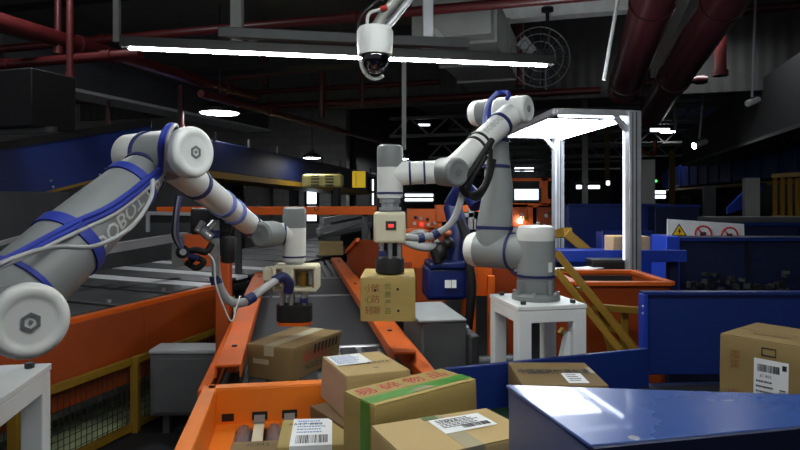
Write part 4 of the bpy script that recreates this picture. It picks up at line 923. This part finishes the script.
# shiny cover
Zc = 1.29; cov = [V((.203,1.19,Zc)),V((.27,.88,Zc+.008)),V((1.01,1.045,Zc+.006)),V((1.01,1.10,Zc+.0))]
t = thing('chute_cover','shiny blue sheet metal cover filling the bottom right corner','cover',(.8,1.35,0))
build('top_sheet', MB().slab(cov,.006),'blue_gloss',t,.002)
inn = [V((.207,1.185,0)),V((.275,.886,0)),V((1.004,1.05,0)),V((1.004,1.095,0))]
build('side_skirt', MB().hexa([p+UZ*.55 for p in inn]+[p+UZ*(Zc-.006) for p in inn]),'blue_skirt',t,.003)
build('front_flange', MB().bar(V((.272,.876,Zc-.014)),V((1.01,1.04,Zc-.014)),.01,.04),'blue_dark',t)
for px,py in ((634,443),): p = G(px,py,Zc); build('bolt', MB().cyl(p,p+UZ*.008,.009,6),'steel',t) if px==634 else None
for p in inn: q = p+(V((.65,1.03,0))-p)*.07; build('leg', MB().bar(V((q.x,q.y,0)),V((q.x,q.y,.56)),.05),'dark_steel',t)

# ================================================================ RIGHT MIDDLE GROUND
# orange hopper
t = thing('orange_hopper','open orange hopper with a dark lined mouth right of the aluminium post','hopper',(1.2,3.6,0))
x0,x1,y0,y1,zt = .93,1.44,3.3,3.83,1.18
def frus(x0,x1,y0,y1,z1,X0,X1,Y0,Y1,z0): return MB().hexa([(X0,Y0,z0),(X1,Y0,z0),(X1,Y1,z0),(X0,Y1,z0),(x0,y0,z1),(x1,y0,z1),(x1,y1,z1),(x0,y1,z1)])
for (a,b) in (((x0,y0),(x1,y0)),((x1,y0),(x1,y1)),((x1,y1),(x0,y1)),((x0,y1),(x0,y0))):
    m_ = V(((x0+x1)/2,(y0+y1)/2,0)); A=V((a[0],a[1],zt)); B_=V((b[0],b[1],zt)); A0_=m_+(V((a[0],a[1],0))-m_)*.9+UZ*.55; B0_=m_+(V((b[0],b[1],0))-m_)*.9+UZ*.55
    nrm = (B_-A).cross(UZ).normalized()*.02
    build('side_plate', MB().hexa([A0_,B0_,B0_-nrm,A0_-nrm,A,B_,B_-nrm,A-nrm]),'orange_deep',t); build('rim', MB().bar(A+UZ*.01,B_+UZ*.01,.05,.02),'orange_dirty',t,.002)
build('liner', MB().box(((x0+x1)/2,y1-.04,1.1),(x1-x0-.06,.02,.14)),'dark',t); build('inner_floor', MB().box(((x0+x1)/2,(y0+y1)/2,1.0),(x1-x0-.06,y1-y0-.1,.02)),'dark',t)
for a in (x0+.05,x1-.05): 
    for b in (y0+.06,y1-.06): build('leg', MB().bar((a,b,0),(a,b,.56),.05),'orange_deep',t)
# yellow stair frame
t = thing('yellow_stair_frame','yellow diagonal steel stair frame in front of the orange hopper','stair frame',V((1.0,3.05,0)))
def yb(n,x0,y0_,Y0,x1,y1_,Y1,w=.034,h=.034): build(n, MB().bar(P(x0,y0_,Y0),P(x1,y1_,Y1),w,h),'yellow',t,.003)
yb('stringer',556,252,3.18,637,352,3.0,.022,.036); yb('stringer',556,270,3.15,622,352,2.95,.022,.032); yb('crossbar',594,307,3.1,646,311,3.1); yb('diagonal',575,343,3.12,560,330,3.1); yb('brace',600,310,3.12,612,352,3.12,.03)
yb('upright',624,310,3.15,624,420,3.15); yb('upright',552,300,3.25,552,420,3.25)
for k in range(4): f=.2+k*.2; p = P(556,252,3.18).lerp(P(637,352,3.0),f); build('tread', MB().bar(p,p+V((-.02,.08,0)),.04,.015),'yellow',t)
t = thing('yellow_brace','yellow diagonal brace between the two aluminium gantry posts','brace',P(577,245,5))
build('diagonal', MB().bar(P(566,233,5),P(588,252,5),.07),'yellow',t); build('upper_bar', MB().bar(P(558,234,5.2),P(568,232,5),.07),'yellow',t)
# blue low table edge with papers
t = thing('blue_feed_table','long bright blue feed table edge behind the robot base','table',V((1.2,4.2,0)))
a,b = P(556,251,4.2),P(686,251,4.2); 
build('front_edge', MB().box(((a.x+b.x)/2,4.2,P(0,256,4.2).z),(b.x-a.x,.03,.08)),'blue_bright',t,.003)
zt_ = P(0,251,4.2).z-.06; build('table_top', MB().box(((a.x+b.x)/2,4.6,zt_),(b.x-a.x,.8,.03)),'blue_panel',t)
for x in (a.x+.05,b.x-.05): build('leg', MB().box((x,4.3,zt_/2),(.06,.06,zt_)),'blue_dark',t)
for k,(px,py,w_,lab) in enumerate(((563,268,.13,'white paper sheet lying behind the robot base, nearer the robot'),(577,266,.16,'larger white paper sheet lying beside the orange hopper'),(588,272,.12,'paper sheet half under the hopper rim'))):
    p = P(px,py,3.95); single('paper_sheet', MB().box((p.x,p.y,1.19+.004*k),(w_,.16,.003),.2+k), 'label', lab, 'paper', 'paper sheets on the dark blue shelf')
single('sheet_shelf', MB().box((1.03,3.97,1.17),(.62,.22,.03)).box((1.03,3.99,.58),(.05,.05,1.16)),'blue_dark','dark blue shelf carrying the white paper sheets','shelf')
t = thing('control_box','small dark box with a grey lid behind the paper sheets','box',P(605,262,4.5)); build('body', MB().box(P(610,266,4.05),(.28,.15,.07)),'black',t,.006); build('lid', MB().box(P(610,260,4.05),(.28,.15,.015)),'dark_steel',t)
T = carton('pale far carton behind the tall aluminium post', (P(627,0,4.6).x,4.6,P(0,251,4.2).z-.045), 0, (.27,.2,.12), 'card_pale', jit=.002)
# blue boxes
t = thing('blue_housing','wide dark blue machine housing below the warning sign','machine',V((3.0,5.4,0)))
x0,x1 = P(678,0,5.0).x, P(860,0,5.0).x
build('body', MB().box(((x0+x1)/2,5.22,P(0,239,5).z/2),(x1-x0,.44,P(0,239,5).z)),'blue_dark',t,.01)
build('left_cheek', MB().box((x0-.06,5.1,(P(0,236,5).z+.9)/2),(.11,.3,P(0,236,5).z-.9)),'blue_bright',t,.006); build('top_edge', MB().box(((x0+x1)/2,4.99,P(0,239,5).z),(x1-x0,.04,.03)),'blue_panel',t)
build('joint', MB().box((P(746,0,5).x,4.99,P(0,260,5).z),(.012,.02,.3)),'black',t)
gm = MB()
for k in range(26):
    R_ = random.Random(k); p = P(680+R_.random()*110,272+R_.random()*18,4.9); gm.box(p,(.03+.05*R_.random(),.05,.02+.03*R_.random()),R_.random())
build('debris_mechanism', gm,'dark_steel',t)
for (px0,py0,px1,py1,Y,m,lab,dep) in ((568,205,668,262,7.2,'blue_panel','broad blue machine side between the two aluminium posts',1.0),(602,232,652,262,6.2,'blue_bright','brighter blue panel low beside the tall aluminium post',.2),(655,206,700,262,7.0,'blue_dark','dark blue machine block right of the tall aluminium post',.6),(700,224,880,240,6.4,'blue_dark','long low dark blue wall beyond the warning sign',.4)):
    a,b = P(px0,py1,Y),P(px1,py0,Y); t = thing('blue_machine',lab,'machine',V(((a.x+b.x)/2,Y,0)))
    build('body', MB().box(((a.x+b.x)/2,Y+dep/2,b.z/2),(b.x-a.x,dep,b.z)),m,t,.01); build('top_edge', MB().bar(V((a.x,Y-.01,b.z)),V((b.x,Y-.01,b.z)),.03),'blue_panel',t)
    build('panel_seam', MB().box((a.x+(b.x-a.x)*.55,Y-.004,b.z*.8),(.012,.01,b.z*.35)),'black',t)
# warning sign
t = thing('warning_sign','white warning board with a yellow triangle and two red prohibition circles','sign',P(706,236,5.9))
q = [P(667,250,5.5),P(745,250,5.5),P(744,224,5.5),P(668,219,5.5)]
build('board', MB().prism(q,V((0,.02,0))),'sign_white',t)
def on(px,py,o=.003): p = P(px,py,5.5); p.y -= o; return p
pcol = build('triangle', MB().prism([on(671,236),on(687,236),on(679,223.5)],V((0,.002,0))),'ink',t); build('triangle_fill', MB().prism([on(673,235,.006),on(685,235,.006),on(679,225.5,.006)],V((0,.002,0))),'sign_yellow',pcol)
build('bolt_symbol', MB().prism([on(679.6,227.5,.009),on(677.5,231.8,.009),on(679,231.6,.009),on(678.2,234.6,.009),on(681,230.3,.009),on(679.5,230.5,.009)],V((0,.002,0))),'ink',pcol)
for cx0,cy0 in ((703,234),(729.5,235.5)):
    ringm = MB().tube([on(cx0+8*math.cos(a_),cy0+8*math.sin(a_)) for a_ in [k*math.pi/14 for k in range(28)]],.008,6,closed=True); ringm.bar(on(cx0-5.5,cy0-5.5),on(cx0+5.5,cy0+5.5),.012,.006)
    rg = build('prohibition_circle', ringm,'sign_red',t); build('hand_symbol', MB().box(on(cx0,cy0,.001),(.05,.004,.035)).bar(on(cx0-4,cy0-3,.001),on(cx0+4,cy0+1,.001),.015,.004),'ink',rg)
for px in (672,740): build('support', MB().bar(V((P(px,0,5.53).x,5.53,0)),P(px,240,5.53),.03),'dark_steel',t)
# yellow railing posts far right hidden low cabinets
single('grey_ledge', MB().box(P(760,219,6.9),(1.3,.3,.05)).box(V((P(760,0,6.9).x,7.0,.7)),(1.2,.1,1.4)),'grey_paint','grey ledge under the yellow slatted railing','ledge')

# ================================================================ CENTRE BACKGROUND
# orange machine with screen
t = thing('orange_machine','orange machine frame with a bright screen behind the robot on the white stand','machine',V((1.0,7.6,0)))
Y = 7.6
def ob(px0,py0,px1,py1,Yq=Y,m='orange',n='frame_member',d=.1):
    a,b = P(px0,py1,Yq),P(px1,py0,Yq); return build(n, MB().box(((a.x+b.x)/2,Yq+d/2,(a.z+b.z)/2),(b.x-a.x,d,b.z-a.z)),m,t,.004)
ob(510,178,553,181); ob(541,178,548,205); ob(548,199,562,207); ob(480,203,556,207.5,n='cross_rail'); ob(528,205,533,235); ob(538,205,556,228,m='orange_deep',n='panel'); ob(511,204,528,228,m='orange_deep',n='panel')
sc_ = ob(513.5,188,541,202,Y-.02,'black','screen_bezel',.05); p = P(526.5,194.5,Y-.05)
build('screen_glass', MB().box(p,(.29,.01,.13)),'screen',sc_)
for px,py,m in ((520,213,'steel'),(519,219,'lamp_glow'),(524,216,'yellow'),(545,214,'steel'),(550,211,'dark_steel'),(537,222,'cable_white'),(543,224,'steel')): ob(px,py,px+3,py+4,Y-.06,m,'fitting',.05)
ob(512,226,560,238,m='galv',n='lower_tray'); ob(520,238,540,300,m='dark',n='pedestal')
t = thing('orange_cabinet','orange cabinet with a row of small buttons left of the blue robot','cabinet',V((.2,6.8,0))); Y = 6.6
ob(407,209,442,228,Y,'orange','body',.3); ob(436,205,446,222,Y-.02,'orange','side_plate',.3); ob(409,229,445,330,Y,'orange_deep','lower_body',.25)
for px,py,m in ((413,222,'cable_white'),(419,217,'steel'),(420,223,'red_lamp'),(426,218,'black'),(427,223,'cable_white'),(433,222,'steel'),(414,216,'black')): ob(px,py,px+3,py+3,Y-.03,m,'button',.03)
t = thing('orange_machine','row of tall orange machine plates behind the base of the robot on the white stand','machine',V((.6,4.3,0))); Y = 4.2
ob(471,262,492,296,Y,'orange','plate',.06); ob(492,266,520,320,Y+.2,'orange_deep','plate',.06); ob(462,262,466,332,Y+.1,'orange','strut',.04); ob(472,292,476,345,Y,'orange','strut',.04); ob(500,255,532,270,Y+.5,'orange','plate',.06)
ob(444,205,482,212,6.0,'orange','upper_rail',.08); ob(508,320,514,372,Y+.1,'orange_deep','strut',.05)
ob(488,276,495,372,Y-.1,'orange','strut',.05)
t = thing('orange_locker','orange locker side just right of the gripper with the red button','cabinet',V((.02,5.2,0))); Y = 5.0
ob(402,230,428,268,Y,'orange','body',.3); ob(404,262,412,300,Y-.02,'orange_deep','door_edge',.2); ob(416,268,425,345,Y,'orange_deep','strut',.05)
# blue industrial robot behind
t = thing('blue_robot','dark blue industrial robot with black pedestal behind the held carton','robot arm',(P(446,0,4.1).x,4.15,0)); Y = 4.1
c0 = P(446,0,4.1)
build('pedestal', MB().lathe((c0.x,4.15,0),UZ,[(0,.2),(.03,.2),(.05,.12),(.75,.1),(.85,.14)],24),'black',t)
build('body', MB().box((c0.x-.01,4.15,P(0,282,4.1).z),(.27,.26,.22),.1),'blue_robot',t,.03,3)
build('shoulder_plate', MB().box((c0.x+.02,4.12,P(0,264,4.1).z),(.3,.24,.05),.1),'blue_robot',t,.015)
build('lower_arm', MB().tube([P(455,262,4.15),P(460,235,4.15),P(452,205,4.2)],[.09,.075,.06],20),'blue_robot',t)
build('arm_cover', MB().tube(sm([P(452,205,4.2),P(462,190,4.1),P(472,196,4.0),P(478,206,3.95)]),.055,18),'blue_robot',t)
build('spring_hose', MB().tube(sm([P(468,330,4.0),P(472,290,3.95),P(469,262,3.95),P(466,238,3.98),P(460,220,4.0)]),.028,12),'black_rubber',t)
build('label_plate', MB().box(P(448,284,3.985),(.04,.004,.05)).box(P(454,284,3.985),(.03,.004,.05)),'label',t)
build('black_wrist', MB().ball(P(440,252,4.0),.05,14,(1,1,1.3)).ball(P(448,243,4.0),.04,14).cyl(P(438,262,3.98),P(434,250,3.98),.03,12),'black',t)
build('copper_pipe', MB().tube(sm([P(430,240,3.95),P(440,233,3.95),P(451,233,3.95)]),.022,12),'copper',t)
build('grey_hose', MB().tube(sm([P(404,240,4.0),P(415,245,4.0),P(428,247,4.0),P(436,244,4.0)]),.03,14),'hose',t); build('grey_hose', MB().tube(sm([P(408,236,4.1),P(420,232,4.1),P(432,238,4.1),P(440,246,4.05)]),.02,14),'hose',t)
t = thing('clamp_fixture','small silver clamp fixture standing between the blue robot and the upright arm','fixture',P(476,240,5.6))
build('column', MB().box(P(471,225,5.5),(.05,.05,.3)),'steel',t); build('column', MB().box(P(474,230,5.5),(.03,.05,.2)),'galv',t)
build('jaw', MB().box(P(468,215,5.5),(.1,.05,.04)).box(P(477,231,5.5),(.18,.05,.03)),'steel',t); build('stem', MB().bar(V((P(471,0,5.5).x,5.5,0)),P(471,236,5.5),.04),'dark_steel',t)
# black clutter machine low between
t = thing('black_machine','low black machine among the orange plates, behind the flat carton','machine',V((.45,3.4,0)))
build('body', MB().box((.56,3.55,.35),(.36,.4,.7),AZU),'black',t,.02); build('roller', MB().cyl((.2,3.3,.74),(.62,3.36,.74),.05,18),'dark_steel',t); build('pipe', MB().tube(sm([(.22,3.22,.5),(.3,3.2,.62),(.42,3.22,.6),(.5,3.22,.72)]),.02),'black_rubber',t)
build('silver_leg', MB().bar((.31,3.12,0),(.31,3.12,1.0),.07),'grey_light',t)
for k in range(8):
    R_ = random.Random(k+50); p = V((.2+.45*R_.random(),3.23,.35+.4*R_.random())); build('fitting', MB().cyl(p,p+V((.06*R_.random(),.0,.05)),.015+.01*R_.random(),12),('copper','steel','black','dark_steel')[k%4],t)
# far deep-hall silhouettes
far = ((466,150,478,158,20,'small far white panel under the lowest girder'),)
for k,(px0,py0,px1,py1,Yq,m,n,lab,cat) in enumerate((
 (570,182,610,203,18,'dark','far_machine','dark far machine with pale lamps behind the broad blue machine','machine'),
 (690,196,760,214,16,'dark','far_machine','long dark far machine left of the yellow railing','machine'),
 (480,160,500,175,18,'dark','far_machine','dark box high behind the upright robot arm','machine'),
 (440,168,500,178,24,'dark','far_walkway','far dark walkway edge behind the robot wrist','walkway'),
 (190,196,236,240,10,'dark','far_machine','dark machine body behind the left valve cluster','machine'),
 (340,214,376,246,9.4,'dark','far_machine','dark far cabinet beside the upright robot wrist','cabinet'))):
    a,b = P(px0,py1,Yq),P(px1,py0,Yq); t = thing(n,lab,cat,V(((a.x+b.x)/2,Yq,a.z)))
    build('body', MB().box(((a.x+b.x)/2,Yq+.3,(a.z+b.z)/2),(b.x-a.x,.6,b.z-a.z)),m,t,.02); build('rail', MB().bar(V((a.x,Yq-.02,b.z)),V((b.x,Yq-.02,b.z)),.05),'dark_steel',t)
for k,(px,py,Yq,w,h,lab) in enumerate(((579,187,16,.14,.1,'small bright far lamp left of a pair behind the gantry post'),(594,187,16,.3,.09,'wide bright far lamp behind the blue machine'),(608,183,17,.1,.12,'bright far lamp nearest the tall aluminium post'),(727,84,20,.5,.1,'bright far strip lamp below the bright red pipe'),(660,130,22,.7,.12,'bright far strip lamp right of the tall aluminium post'),(560,187,20,.2,.07,'tiny bright lamp by the nearer gantry post'),(424,125,18,.35,.06,'faint far strip lamp above the robot wrist'))):
    p = P(px,py,Yq); t = thing('hanging_lamp',lab,'lamp',p); build('tube', MB().box(p,(w,.05,h)),'daylight',t,.02); build('housing', MB().box(p+UZ*(h/2+.03),(w+.06,.1,.05)),'dark_steel',t)

# ================================================================ CAMERA, WORLD, VIEW
cam = bpy.data.cameras.new('camera'); co = bpy.data.objects.new('camera',cam); COL.objects.link(co)
co.location = (0,0,H); co.rotation_euler = (math.pi/2,0,0); cam.sensor_width = 36; cam.lens = 36*F/800; cam.shift_y = (HY-225)/800; cam.clip_end = 200; cam.clip_start = .02
S.camera = co
wd_ = bpy.data.worlds.new('world'); S.world = wd_; wd_.use_nodes = True; bg = wd_.node_tree.nodes['Background']; bg.inputs[0].default_value = (.92,.95,1,1); bg.inputs[1].default_value = .17
S.view_settings.view_transform = 'Standard'; S.view_settings.look = 'None'; S.view_settings.gamma = 1; S.view_settings.exposure = .38
